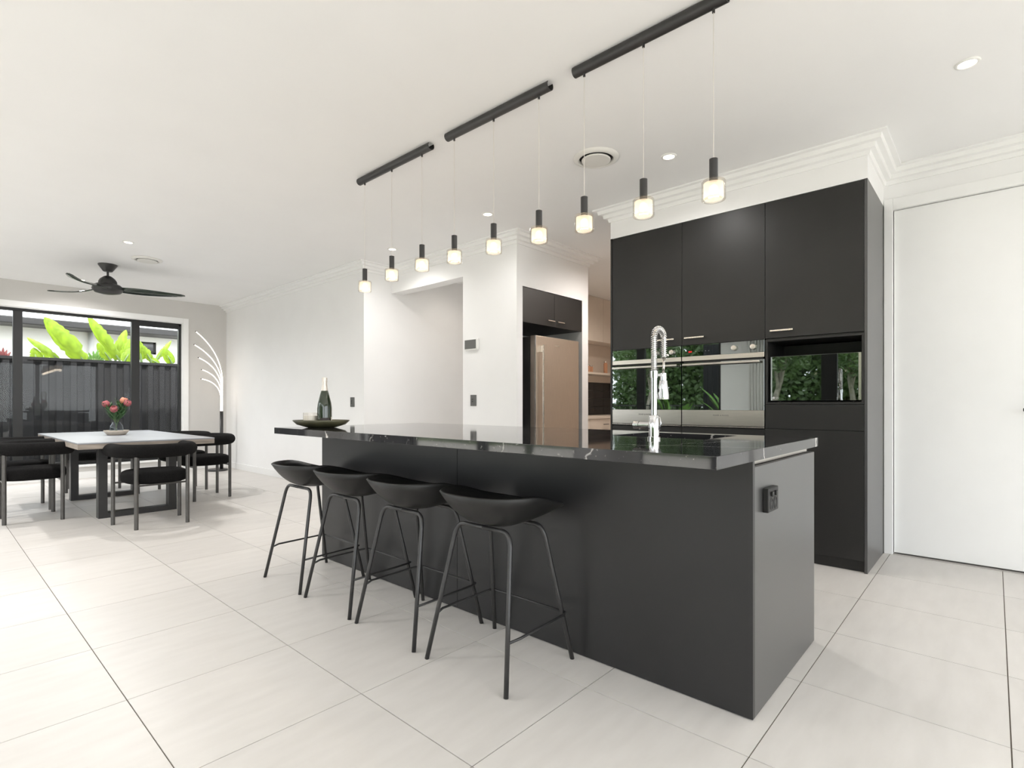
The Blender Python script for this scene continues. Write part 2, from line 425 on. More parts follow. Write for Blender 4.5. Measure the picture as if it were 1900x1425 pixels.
# cornice (stepped plaster), mitred along a path; room on the right-hand side of the path
PROF = [(0.0, 0.105), (0.012, 0.105), (0.018, 0.078), (0.045, 0.074), (0.050, 0.046), (0.080, 0.042), (0.086, 0.014), (0.115, 0.011), (0.115, 0.0), (0.0, 0.0)]
def cornice(name, path):
    P = [Vector((p[0], p[1])) for p in path]; n = len(P); vs = []; k = len(PROF)
    for i, p in enumerate(P):
        ns = []
        if i > 0: d = (P[i] - P[i - 1]).normalized(); ns.append(Vector((d.y, -d.x)))
        if i < n - 1: d = (P[i + 1] - P[i]).normalized(); ns.append(Vector((d.y, -d.x)))
        if len(ns) == 2: o = (ns[0] + ns[1]) / (1 + ns[0].dot(ns[1]))
        else: o = ns[0]
        vs += [(p.x + o.x * a, p.y + o.y * a, H - z - 0.0005) for a, z in PROF]
    fs = []
    for i in range(n - 1):
        fs += [(i * k + q, i * k + (q + 1) % k, (i + 1) * k + (q + 1) % k, (i + 1) * k + q) for q in range(k)]
    fs += [tuple(range(k))[::-1], tuple((n - 1) * k + q for q in range(k))]
    return struct(MB().add(vs, fs).build(name, 'trim'))
cornice('trim_1', [(XL, YW), (XL, YH), (XC, YH), (XC, YF), (5.19, YF), (5.19, YJ)])
cornice('trim_2', [(XR, CY1), (CX, CY1), (CX, CY0), (XR, CY0), (XR, YB)])
# skirtings
struct(box(XL - 0.014, YH, 0, XL, YW, 0.10).build('baseboard_left', 'trim', bevel=0.003))
struct(box(XB, YW - 0.014, 0, XL - 0.014, YW, 0.10).build('baseboard_far', 'trim', bevel=0.003))
struct(box(XC - 0.014, YF, 0, XC, YJ, 0.10).build('baseboard_centre', 'trim', bevel=0.003))
struct(box(XR - 0.014, YB, 0, XR, -0.43, 0.10).build('baseboard_right', 'trim', bevel=0.003))

# door with architrave
d = struct(box(XR + 0.012, -0.335, 0.012, XR + 0.05, 0.54, 2.486).build('door_1', 'trim', bevel=0.002))
d['label'] = 'tall flush white door'
hb = MB().cyl((XR + 0.012, -0.27, 1.05), 0.026, (-1, 0, 0), 0.010).cyl((XR + 0.004, -0.27, 1.05), 0.010, (-1, 0, 0), 0.045)
hb.box(XR - 0.056, -0.28, 1.04, XR - 0.040, -0.135, 1.06)
h_ = hb.build('door_handle', 'black_metal', bevel=0.003); h_.parent = d; h_['label'] = 'black lever handle'
b = MB().box(XR - 0.018, 0.545, 0, XR, 0.598, 2.57).box(XR - 0.018, -0.42, 0, XR, -0.34, 2.57).box(XR - 0.018, -0.34, 2.49, XR, 0.545, 2.57)
struct(b.build('trim_4', 'trim', bevel=0.003))

# window
wn = struct(MB().box(WX0, YW + 0.06, WZ0, WX1, YW + 0.13, WZ0 + 0.05).box(WX0, YW + 0.06, WZ1 - 0.05, WX1, YW + 0.13, WZ1)
            .box(WX1 - 0.05, YW + 0.06, WZ0, WX1, YW + 0.13, WZ1).box(WX0, YW + 0.06, WZ0, WX0 + 0.05, YW + 0.13, WZ1).build('window_1', 'dark_frame', bevel=0.003))
wn['label'] = 'wide black framed window'
def wx(u): return ony(u, 640, YW + 0.06).x
for ua, ub in ((24, 42), (244, 259)):
    box(wx(ua), YW + 0.055, WZ0 + 0.05, wx(ub), YW + 0.135, WZ1 - 0.05).build('mullion', 'dark_frame', wn, bevel=0.003)
box(-0.85, YW + 0.055, WZ0 + 0.05, -0.75, YW + 0.135, WZ1 - 0.05).build('mullion', 'dark_frame', wn, bevel=0.003)
sx0, sx1 = wx(259), WX1 - 0.05
MB().box(sx0, YW + 0.06, WZ1 - 0.10, sx1, YW + 0.12, WZ1 - 0.05).box(sx0, YW + 0.06, WZ0 + 0.05, sx1, YW + 0.12, WZ0 + 0.10).build('sash', 'dark_frame', wn, bevel=0.003)
for xa, xb in ((WX0 + 0.05, -0.85), (-0.75, wx(24)), (wx(42), wx(244)), (wx(259), WX1 - 0.05)):
    box(xa, YW + 0.09, WZ0 + 0.05, xb, YW + 0.094, WZ1 - 0.05).build('pane', 'pane', wn)
# white reveal and architrave round the window
b = MB().box(WX1 - 0.002, YW - 0.016, WZ0 - 0.07, WX1 + 0.075, YW, WZ1 + 0.075).box(WX0, YW - 0.016, WZ1 - 0.002, WX1 - 0.002, YW, WZ1 + 0.075)
b.box(WX1 - 0.014, YW, WZ0, WX1 - 0.001, YW + 0.06, WZ1).box(WX0, YW, WZ1 - 0.014, WX1, YW + 0.06, WZ1 - 0.001)
struct(b.build('trim_5', 'trim', bevel=0.002))
struct(box(WX0, YW - 0.035, WZ0 - 0.03, WX1 + 0.075, YW + 0.06, WZ0).build('trim_6', 'trim', bevel=0.003))

# glazed doors of the rear wall
def glazing(name, y0, y1, posts, label):
    w = struct(MB().box(XB - 0.13, y0, 0, XB - 0.05, y1, 0.05).box(XB - 0.13, y0, 2.39, XB - 0.05, y1, 2.45)
               .box(XB - 0.13, y0, 0.05, XB - 0.05, y0 + 0.06, 2.39).box(XB - 0.13, y1 - 0.06, 0.05, XB - 0.05, y1, 2.39).build(name, 'dark_frame', bevel=0.003))
    w['label'] = label
    ed = [y0 + 0.06] + [v for p in posts for v in p] + [y1 - 0.06]
    for p in posts: box(XB - 0.125, p[0], 0.05, XB - 0.055, p[1], 2.39).build('stile', 'dark_frame', w, bevel=0.003)
    for q in range(0, len(ed), 2): box(XB - 0.092, ed[q], 0.05, XB - 0.088, ed[q + 1], 2.39).build('pane', 'pane', w)
glazing('window_2', *OP[0], [(-1.1, -0.98), (0.45, 0.57), (2.05, 2.30)], 'black framed glazed doors behind the viewer')
glazing('window_3', *OP[1], [(5.75, 5.95), (7.5, 7.62)], 'black framed glazed doors facing the garden')
for y0, y1 in OP:
    pd = bpy.data.lights.new('daylight_portal', 'AREA'); pd.shape = 'RECTANGLE'; pd.size = 2.45; pd.size_y = y1 - y0; pd.cycles.is_portal = True
    po = bpy.data.objects.new('daylight_portal', pd); po.location = (XB - 0.25, (y0 + y1) / 2, 1.22); po.rotation_euler = (0, -PI / 2, 0); C.objects.link(po)
w4 = struct(MB().box(SG0, YB - 0.13, 0, SG1, YB - 0.05, 0.05).box(SG0, YB - 0.13, 2.39, SG1, YB - 0.05, 2.45).box(SG0, YB - 0.13, 0.05, SG0 + 0.06, YB - 0.05, 2.39).box(SG1 - 0.06, YB - 0.13, 0.05, SG1, YB - 0.05, 2.39).build('window_4', 'dark_frame', bevel=0.003))
w4['label'] = 'black framed glazed doors on the side wall'
for q in range(4):
    xa = SG0 + 0.06 + q * (SG1 - SG0 - 0.12) / 4; xb = xa + (SG1 - SG0 - 0.12) / 4
    if q: box(xa - 0.05, YB - 0.125, 0.05, xa + 0.05, YB - 0.055, 2.39).build('stile', 'dark_frame', w4, bevel=0.003)
    box(xa + (0.05 if q else 0), YB - 0.092, 0.05, xb - (0.05 if q < 3 else 0), YB - 0.088, 2.39).build('pane', 'pane', w4)
pd = bpy.data.lights.new('daylight_portal', 'AREA'); pd.shape = 'RECTANGLE'; pd.size = SG1 - SG0; pd.size_y = 2.45; pd.cycles.is_portal = True
po = bpy.data.objects.new('daylight_portal', pd); po.location = ((SG0 + SG1) / 2, YB - 0.25, 1.22); po.rotation_euler = (PI / 2, 0, 0); C.objects.link(po)
pd = bpy.data.lights.new('daylight_portal', 'AREA'); pd.shape = 'RECTANGLE'; pd.size = WX1 - WX0; pd.size_y = WZ1 - WZ0; pd.cycles.is_portal = True
po = bpy.data.objects.new('daylight_portal', pd); po.location = ((WX0 + WX1) / 2, YW + 0.25, (WZ0 + WZ1) / 2); po.rotation_euler = (-PI / 2, 0, 0); C.objects.link(po)

# ------------------------------------------------------------------ kitchen island
IX0, IX1, IY0, IY1 = 1.905, 2.74, 0.612, 3.54
SZ, ST = 0.932, 0.040
isl = thing('kitchen_island', 'long matte black kitchen island with panelled sides on the tiled floor', 'kitchen island', (0, 0, 0))
box(IX0 + 0.02, IY0 + 0.02, 0.0, IX1 - 0.02, IY1 - 0.02, 0.60).build('carcass', 'black_gap', isl)
SEAM = 2.114
box(IX0, IY0, 0.004, IX0 + 0.018, SEAM - 0.0012, 0.888).build('front_panel', 'island_lam', isl, bevel=0.001)
box(IX0, SEAM + 0.0012, 0.004, IX0 + 0.018, IY1, 0.888).build('front_panel', 'island_lam', isl, bevel=0.001)
box(IX0 + 0.0185, IY0, 0.004, IX1, IY0 + 0.018, 0.868).build('end_panel', 'end_lam', isl, bevel=0.001)
box(IX0 + 0.02, IY1 - 0.018, 0.004, IX1, IY1, 0.868).build('end_panel', 'island_lam', isl, bevel=0.001)
box(IX0 + 0.05, IY0 + 0.024, 0.868, IX1 - 0.03, IY0 + 0.040, SZ - ST).build('shadow_rail', 'nickel', isl)
for q in range(4):
    ya = IY0 + 0.022 + q * (IY1 - IY0 - 0.042) / 4
    box(IX1 - 0.018, ya + 0.0015, 0.10, IX1, ya + (IY1 - IY0 - 0.042) / 4 - 0.0015, 0.868).build('cupboard_door', 'island_lam', isl, bevel=0.001)
# stone top with the sink cut-out
SX0, SX1, SY0, SY1 = 1.555, 2.755, 0.600, 3.515
KX0, KX1, KY0, KY1 = 2.27, 2.66, 0.93, 1.40
def holed_slab(x, y, z0, z1):
    m = MB(); idx = {}
    for iz, z in enumerate((z0, z1)):
        for a, xx in enumerate(x):
            for c, yy in enumerate(y): idx[a, c, iz] = len(m.v); m.v.append((xx, yy, z))
    for a in range(3):
        for c in range(3):
            if (a, c) == (1, 1): continue
            m.f.append((idx[a, c, 1], idx[a + 1, c, 1], idx[a + 1, c + 1, 1], idx[a, c + 1, 1]))
            m.f.append((idx[a, c, 0], idx[a, c + 1, 0], idx[a + 1, c + 1, 0], idx[a + 1, c, 0]))
    def side(a, c): m.f.append((idx[(*a, 0)], idx[(*c, 0)], idx[(*c, 1)], idx[(*a, 1)]))
    for q in range(3):
        side((q, 0), (q + 1, 0)); side((3, q), (3, q + 1)); side((q + 1, 3), (q, 3)); side((0, q + 1), (0, q))
    side((2, 1), (1, 1)); side((1, 1), (1, 2)); side((1, 2), (2, 2)); side((2, 2), (2, 1))
    return m
tp = holed_slab((SX0, KX0, KX1, SX1), (SY0, KY0, KY1, SY1), SZ - ST, SZ).build('stone_worktop', 'stone', bevel=0.0015)
tag(tp, 'polished black stone worktop with white veins on the island', 'worktop')
sk = thing('sink', 'dark undermount sink bowl set in the black stone worktop', 'sink', (0, 0, 0))
MB().box(KX0 - 0.01, KY0 - 0.01, 0.70, KX0, KY1 + 0.01, SZ - ST).box(KX1, KY0 - 0.01, 0.70, KX1 + 0.01, KY1 + 0.01, SZ - ST).box(KX0, KY0 - 0.01, 0.70, KX1, KY0, SZ - ST) \
    .box(KX0, KY1, 0.70, KX1, KY1 + 0.01, SZ - ST).box(KX0, KY0, 0.70, KX1, KY1, 0.71).build('bowl', 'black_plastic', sk)
MB().lathe([(0.045, 0.0), (0.045, 0.004), (0.03, 0.002)], 20, ((KX0 + KX1) / 2, (KY0 + KY1) / 2, 0.71)).build('drain', 'chrome', sk, smooth=True)

# power point on the island's end
ot = thing('power_outlet', 'dark double power outlet on the end panel of the island', 'power outlet', (2.065, IY0, 0.742))
box(-0.058, -0.020, -0.043, 0.058, 0.0, 0.043).build('housing', 'black_plastic', ot, bevel=0.003)
for s_ in (-1, 1):
    box(s_ * 0.022 - 0.009, -0.027, 0.013, s_ * 0.022 + 0.009, -0.0195, 0.030).build('rocker_switch', 'black_plastic', ot, bevel=0.002)
    MB().tube([(s_ * 0.022 + 0.017 * math.cos(a), -0.0205, -0.014 + 0.021 * math.sin(a)) for a in [2 * PI * k / 20 for k in range(20)]], 0.0014, 6, closed=True).build('socket_ring', 'black_metal', ot, smooth=True)
    MB().box(s_ * 0.022 - 0.008, -0.0206, -0.006, s_ * 0.022 - 0.004, -0.0190, 0.001).box(s_ * 0.022 + 0.004, -0.0206, -0.006, s_ * 0.022 + 0.008, -0.0190, 0.001) \
        .box(s_ * 0.022 - 0.002, -0.0206, -0.028, s_ * 0.022 + 0.002, -0.0190, -0.019).build('pin_slots', 'black_gap', ot)

# ------------------------------------------------------------------ spring tap
TX, TY = 2.15, 1.105
tap = thing('kitchen_tap', 'tall chrome spring-neck mixer tap standing on the island worktop', 'tap', (TX, TY, SZ), math.radians(-3))
MB().lathe([(0.028, 0), (0.028, 0.010), (0.0225, 0.012), (0.022, 0.100), (0.020, 0.104), (0.0132, 0.106), (0.0132, 0.270)], 28).build('body', 'chrome', tap, smooth=True, angle=0.6)
MB().lathe([(0.0165, 0.268), (0.0165, 0.298)], 24).build('collar', 'chrome', tap, smooth=True, angle=0.6)
MB().tube([(0, 0.018, 0.060), (0, 0.070, 0.060)], 0.0175, 24).build('mixer_barrel', 'chrome', tap, smooth=True, angle=0.6)
MB().tube([(0, 0.0715, 0.060), (0, 0.098, 0.060)], 0.0185, 24).build('mixer_knob', 'chrome', tap, smooth=True, angle=0.6)
MB().tube([(0.006, -0.023, 0.040), (0.008, -0.029, 0.070), (0.006, -0.023, 0.098)], 0.003, 8).build('lever', 'chrome', tap, smooth=True)
RB = 0.043
neck = [Vector((0, 0, 0.298 + 0.145 * t / 10)) for t in range(10)] + [Vector((RB - RB * math.cos(a), 0, 0.443 + RB * math.sin(a))) for a in [PI * k / 24 for k in range(25)]] + [Vector((2 * RB, 0, 0.443 - 0.085 * t / 8)) for t in range(1, 9)]
MB().tube(neck, 0.0085, 12).build('hose', 'nickel', tap, smooth=True)
# spring coil round the hose
def coil(path, r, wire, pitch, n):
    L_ = [0]
    for a, c in zip(path, path[1:]): L_.append(L_[-1] + (c - a).length)
    tot = L_[-1]; turns = tot / pitch; N_ = int(turns * 14); pts = []
    for q in range(N_ + 1):
        s_ = tot * q / N_; k = 0
        while k < len(L_) - 2 and L_[k + 1] < s_: k += 1
        f = (s_ - L_[k]) / (L_[k + 1] - L_[k]); p = path[k].lerp(path[k + 1], f)
        t = (path[min(k + 2, len(path) - 1)] - path[max(k - 1, 0)]).normalized()
        a = Vector((0, 1, 0)); b_ = t.cross(a)
        an = 2 * PI * turns * q / N_
        pts.append(p + (a * math.cos(an) + b_ * math.sin(an)) * r)
    return MB().tube(pts, wire, n)
coil(neck[:7], 0.0122, 0.0017, 0.0050, 5).build('tight_spring', 'chrome', tap, smooth=True)
coil(neck[6:], 0.0128, 0.0019, 0.0088, 5).build('spring', 'chrome', tap, smooth=True)
MB().ball((2 * RB + 0.008, -0.012, 0.372), 0.007, 10, 8).build('spring_stop', 'nickel', tap, smooth=True)
MB().tube([(2 * RB, 0, 0.358), (2 * RB - 0.006, 0, 0.292)], 0.0055, 12).build('spray_stem', 'nickel', tap, smooth=True)
MB().lathe([(0.0145, 0.0), (0.0145, 0.032)], 20, (2 * RB - 0.006, 0, 0.260)).build('spray_collar', 'chrome', tap, smooth=True, angle=0.6)
MB().lathe([(0.0245, 0.0), (0.0255, 0.015), (0.0170, 0.084)], 24, (2 * RB - 0.006, 0, 0.175)).build('spray_head', 'chrome', tap, smooth=True, angle=0.6)
MB().ball((2 * RB - 0.020, 0.020, 0.215), 0.0095, 12, 8).build('spray_button', 'black_plastic', tap, smooth=True)
box(0.012, -0.005, 0.276, 2 * RB - 0.016, 0.005, 0.288).build('holder_arm', 'chrome', tap, bevel=0.002)

# ------------------------------------------------------------------ tray, bottle, candle
TRX, TRY = 1.76, 3.28
tr = thing('serving_tray', 'dark olive oval dish on the far end of the island worktop', 'tray', (TRX, TRY, SZ), math.radians(-48))
pr = [(0.070, 0.0), (0.082, 0.002), (0.135, 0.020), (0.160, 0.046), (0.156, 0.050), (0.150, 0.049), (0.128, 0.028), (0.080, 0.010), (0.0005, 0.009)]
MB().lathe(pr, 40, sx=1.15, sy=0.82, capt=False).build('dish', 'olive', tr, smooth=True)
bt = thing('champagne_bottle', 'dark green champagne bottle with pale foil neck on the olive dish', 'bottle', tuple(Vector((TRX, TRY, SZ + 0.0095)) + RT * 0.022 - FW * 0.0))
MB().lathe([(0.034, 0), (0.0445, 0.004), (0.0455, 0.02), (0.0455, 0.115), (0.042, 0.150), (0.030, 0.200), (0.0215, 0.232)], 32).build('glass_body', 'bottle', bt, smooth=True)
MB().lathe([(0.0222, 0.225), (0.0160, 0.280), (0.0160, 0.288), (0.0180, 0.289), (0.0180, 0.293), (0.0163, 0.295), (0.0178, 0.312), (0.0165, 0.318), (0.004, 0.3195)], 28).build('foil_neck', 'foil', bt, smooth=True, angle=0.7)
def wrap(r, z0, z1, a0, a1, n=16):
    m = MB(); vs = []; fs = []
    for k in range(n + 1):
        a = a0 + (a1 - a0) * k / n
        vs += [(r * math.cos(a), r * math.sin(a), z0), (r * math.cos(a), r * math.sin(a), z1)]
    fs = [(2 * k, 2 * k + 2, 2 * k + 3, 2 * k + 1) for k in range(n)]
    return m.add(vs, fs)
CA = math.atan2(-TRY, -TRX)
wrap(0.0459, 0.018, 0.055, CA - 0.75, CA + 0.75).build('front_label', 'label_dark', bt)
wrap(0.0461, 0.012, 0.021, CA - 0.75, CA + 0.70).build('label_band', 'label_light', bt)
wrap(0.0460, 0.022, 0.060, CA + 1.02, CA + 1.45).build('back_label', 'label_light', bt)
MB().lathe([(0.0268, 0.204), (0.0228, 0.224)], 28, capb=False, capt=False).build('neck_band', 'label_dark', bt, smooth=True)
cd_ = thing('candle', 'white candle in a clear glass on the olive dish', 'candle', tuple(Vector((TRX, TRY, SZ + 0.0095)) + - RT * 0.072))
MB().lathe([(0.043, 0.0), (0.043, 0.068), (0.002, 0.066)], 28).build('wax', 'wax', cd_, smooth=True, angle=0.6)
MB().lathe([(0.0445, 0.0), (0.0445, 0.088)], 28, capb=False, capt=False).build('glass', 'clear', cd_, smooth=True, angle=0.6)

# ------------------------------------------------------------------ bar stools
def stool():
    r = thing('bar_stool', 'x', 'bar stool', group='black bar stools along the island')
    NA, NR = 48, 12
    vs = []; fs = []
    def zr(a, q):
        fwd = math.cos(a)                       # +x faces the island
        t = min(1, max(0, (fwd + 0.30) / 1.25)); t = t * t * (3 - 2 * t)
        rim = 0.140 * (1 - t) + 0.072 * t
        z = 0.582 + rim * q ** (2.9 * (1 - t) + 1.9 * t)
        if fwd > 0: z -= 0.014 * fwd ** 3 * max(0, (q - 0.75) / 0.25) ** 2
        return z
    def rad(a):
        e = 2.5 + 0.9 * max(0, math.cos(a))
        ax, ay = (0.250 if math.cos(a) > 0 else 0.232), 0.236
        return 1 / (abs(math.cos(a) / ax) ** e + abs(math.sin(a) / ay) ** e) ** (1 / e)
    for i in range(1, NR + 1):
        q = i / NR
        for k in range(NA):
            a = 2 * PI * k / NA; R_ = rad(a) * q
            vs.append((R_ * math.cos(a), R_ * math.sin(a), zr(a, q)))
    vs.append((0, 0, 0.582)); c0 = len(vs) - 1
    for k in range(NA): fs.append((c0, k, (k + 1) % NA))
    for i in range(NR - 1):
        for k in range(NA): fs.append((i * NA + k, (i + 1) * NA + k, (i + 1) * NA + (k + 1) % NA, i * NA + (k + 1) % NA))
    s_ = MB().add(vs, fs).build('seat_shell', 'black_plastic', r, smooth=True, solid=0.011)
    legs = {}
    for sx in (-1, 1):
        for sy in (-1, 1):
            top = Vector((sx * 0.085, sy * 0.085, 0.577)); kn = Vector((sx * 0.10, sy * 0.155, 0.577)); ft = Vector((sx * 0.208, sy * 0.230, 0.0))
            u_ = (ft - kn).normalized()
            pts = [Vector((sx * 0.098, 0, 0.577)), Vector((sx * 0.098, sy * 0.105, 0.577))] + bez((sx * 0.099, sy * 0.11, 0.577), kn, kn + u_ * 0.06, 8) + [kn + u_ * 0.3, ft]
            MB().tube(pts, 0.0095, 12).build('leg', 'black_metal', r, smooth=True)
            legs[sx, sy] = (kn, ft)
    def at(sx, sy, z):
        kn, ft = legs[sx, sy]; f = (kn.z - z) / kn.z; return kn.lerp(ft, f)
    zf = 0.20; o = 0.013
    def off(p, sx, sy): return p + Vector((sx * o * 0.8, sy * o, 0))
    p1, p2, p3, p4 = at(-1, 1, zf - 0.015), at(1, 1, zf), at(1, -1, zf), at(-1, -1, zf - 0.015)
    a, b_, c_, d_ = p1 + Vector((0, 0.004, 0)), off(p2, 1, 1), off(p3, 1, -1), p4 + Vector((0, -0.004, 0))
    path = [a, a + Vector((0.05, 0.016, 0.008)), b_ + Vector((-0.02, 0.004, 0)), b_ + Vector((0.004, -0.006, 0)), c_ + Vector((0.004, 0.006, 0)), c_ + Vector((-0.02, -0.004, 0)), d_ + Vector((0.05, -0.016, 0.008)), d_]
    MB().tube(path, 0.0055, 8).build('footrest', 'black_metal', r, smooth=True)
    return r
st0 = stool()
STOOLS = [(1.652, 1.565, 'black bar stool nearest the viewer, in front of the island'),
          (1.652, 2.115, 'black bar stool second from the viewer along the island'),
          (1.652, 2.640, 'black bar stool third from the viewer along the island'),
          (1.652, 3.165, 'black bar stool at the far end of the island, under the olive dish')]
for i, (x, y, lb) in enumerate(STOOLS):
    o = st0 if i == 0 else copy_tree(st0)
    o.location = (x, y, 0); o['label'] = lb

# ------------------------------------------------------------------ tall cabinets
def cz(v): return v
M1, M2 = 1.842, 1.218                      # unit boundaries along Y
BK = XR - 0.003
def unit(name, label, y0, y1): return thing(name, label, 'cabinet', (0, 0, 0), 0, 'tall black kitchen cabinets')
def bar_handle(parent, y0, y1, z):
    MB().box(CX - 0.034, y0, z - 0.006, CX - 0.024, y1, z + 0.006).box(CX - 0.026, y0 + 0.008, z - 0.004, CX, y0 + 0.018, z + 0.004).box(CX - 0.026, y1 - 0.018, z - 0.004, CX, y1 - 0.008, z + 0.004).build('handle', 'nickel', parent, bevel=0.0015)
g = 0.0015
OVB, OVT = 0.915, 1.548
def oven_unit(y0, y1, label, hy):
    c = thing('oven_cabinet', label, 'cabinet', (0, 0, 0), 0, 'tall black kitchen cabinets')
    MB().box(CX + 0.019, y0 + 0.002, 0.07, BK, y1 - 0.002, OVB - 0.006).box(CX + 0.019, y0 + 0.002, OVT + 0.004, BK, y1 - 0.002, CT - 0.002).box(BK - 0.02, y0 + 0.002, OVB, BK, y1 - 0.002, OVT + 0.004).build('carcass', 'laminate', c)
    dr = box(CX, y0 + g, OVT + 0.003, CX + 0.018, y1 - g, CT - 0.004).build('upper_door', 'laminate', c, bevel=0.001)
    bar_handle(dr, hy[0], hy[1], 1.604)
    box(CX, y0 + g, 0.075, CX + 0.018, y1 - g, OVB - 0.012).build('lower_door', 'laminate', c, bevel=0.001)
    box(CX + 0.03, y0, 0.0, CX + 0.045, y1, 0.068).build('kickboard', 'laminate', c)
    return c
oven_unit(M1, CY1 - 0.018, 'black tall oven cabinet at the left end beside the pantry opening', (1.895, 2.04))
oven_unit(M2, M1, 'black tall oven cabinet in the middle of the three tall units', (1.652, 1.81))
c = thing('microwave_cabinet', 'black tall cabinet with microwave niche at the right end', 'cabinet', (0, 0, 0), 0, 'tall black kitchen cabinets')
y0, y1 = CY0 + 0.018, M2
NZ0, NZ1 = 1.100, 1.530
MB().box(CX + 0.019, y0, 0.07, BK, y1 - 0.002, NZ0 - 0.018).box(CX + 0.019, y0, NZ1 + 0.016, BK, y1 - 0.002, CT - 0.002).build('carcass', 'laminate', c)
dr = box(CX, y0 + g, 1.555, CX + 0.018, y1 - g, CT - 0.004).build('upper_door', 'laminate', c, bevel=0.001)
bar_handle(dr, 1.028, 1.178, 1.602)
MB().box(CX, y0 + g, NZ1, CX + 0.30, y1 - g, NZ1 + 0.015).box(CX, y0 + g, NZ0 - 0.016, CX + 0.40, y1 - g, NZ0).box(CX, y1 - 0.017, NZ0, CX + 0.40, y1 - g, NZ1).box(CX, y0 + g, NZ0, CX + 0.40, y0 + 0.014, NZ1).box(CX + 0.40, y0 + g, NZ0, CX + 0.41, y1 - g, NZ1).build('niche_lining', 'laminate', c, bevel=0.001)
box(CX, y0 + g, 0.912, CX + 0.018, y1 - g, NZ0 - 0.019).build('drawer_front', 'laminate', c, bevel=0.001)
box(CX, y0 + g, 0.075, CX + 0.018, y1 - g, 0.909).build('lower_door', 'laminate', c, bevel=0.001)
box(CX + 0.03, y0, 0.0, CX + 0.045, y1, 0.068).build('kickboard', 'laminate', c)
e = box(CX - 0.003, CY0, 0.0, BK, CY0 + 0.017, CT).build('end_panel', 'end_lam', bevel=0.001); e.parent = c
e2 = thing('filler_panel', 'thin black end panel at the left of the tall cabinets', 'panel', (0, 0, 0))
box(CX - 0.003, CY1 - 0.0165, 0.0, BK, CY1, CT).build('panel', 'laminate', e2, bevel=0.001)

# ovens
def oven(y0, y1, label, full):
    o = thing('built_in_oven', label, 'oven', (0, 0, 0), 0, 'pair of built-in ovens')
    y0 += 0.004; y1 -= 0.004; f = CX - 0.004
    box(f + 0.006, y0 + 0.01, OVB + 0.01, CX + 0.5, y1 - 0.01, OVT - 0.004).build('body', 'black_gap', o)
    cp = box(f, y0, 1.460, f + 0.012, y1, OVT).build('control_panel', 'mirror_glass', o, bevel=0.001)
    box(f - 0.002, y0, 1.425, f + 0.012, y1, 1.4595).build('steel_strip', 'steel', o, bevel=0.001)
    dg = box(f, y0, 1.040, f + 0.012, y1, 1.410).build('door_glass', 'mirror_glass', o, bevel=0.001)
    box(f - 0.002, y0, OVB + 0.008, f + 0.012, y1, 1.0395).build('steel_base', 'steel', o, bevel=0.001)
    box(f - 0.004, y0, OVB - 0.003, f + 0.012, y1, OVB + 0.004).build('vent_strip', 'nickel', o, bevel=0.001)
    h_ = box(f - 0.045, y0 + 0.02, 1.385, f - 0.033, y1 - 0.02, 1.401).build('handle', 'steel', o, bevel=0.003)
    for yy in (y0 + 0.05, y1 - 0.05): box(f - 0.034, yy - 0.008, 1.387, f, yy + 0.008, 1.399).build('handle_post', 'steel', o)
    text_part('FISHER & PAYKEL', 0.016, facing_minus_x(f - 0.0026, (y0 + y1) / 2, 1.000), 'print_dark', o, 'lettering')
    w_ = y1 - y0
    for q in (0.34, 0.12):
        MB().cyl((f, y0 + w_ * q, 1.502), 0.019, (-1, 0, 0), 0.024, 24).build('knob', 'steel', o, smooth=True, bevel=0.002)
    if full: text_part('8:11', 0.016, facing_minus_x(f - 0.0008, y1 - w_ * 0.11, 1.495), 'red_led', o, 'clock_digits')
    for q in range(5):
        MB().cyl((f, y1 - w_ * (0.18 + 0.042 * q), 1.496), 0.0022, (-1, 0, 0), 0.0008, 8).build('touch_icon', 'icon', o)
    return o
oven(M1, CY1 - 0.018, 'built-in mirror-glass oven partly behind the chrome tap', False)
oven(M2, M1, 'built-in mirror-glass oven with two knobs beside the microwave', True)

# microwave in the niche
mw = thing('microwave', 'black glass microwave in the open cabinet niche', 'microwave', (0, 0, NZ0))
my0, my1 = CY0 + 0.036, M2 - 0.030
box(CX + 0.035, my0, 0.008, CX + 0.38, my1, 0.325).build('body', 'black_plastic', mw, bevel=0.004)
box(CX + 0.020, my0, 0.010, CX + 0.0345, my1, 0.323).build('door', 'mirror_glass', mw, bevel=0.002)
box(CX + 0.0185, my0, 0.012, CX + 0.0345, my0 + 0.016, 0.322).build('door_edge', 'nickel', mw, bevel=0.001)
for yy in (my0 + 0.05, my1 - 0.05):
    MB().cyl((CX + 0.07, yy, 0.0), 0.012, (0, 0, 1), 0.009, 12).build('foot', 'black_plastic', mw)
    MB().cyl((CX + 0.33, yy, 0.0), 0.012, (0, 0, 1), 0.009, 12).build('foot', 'black_plastic', mw)
MB().cyl((CX + 0.0200, my1 - 0.022, 0.030), 0.0085, (-1, 0, 0), 0.0008, 20).build('logo_disc', 'icon', mw)
text_part('LG', 0.016, facing_minus_x(CX + 0.0194, my1 - 0.046, 0.030), 'icon', mw, 'lettering')

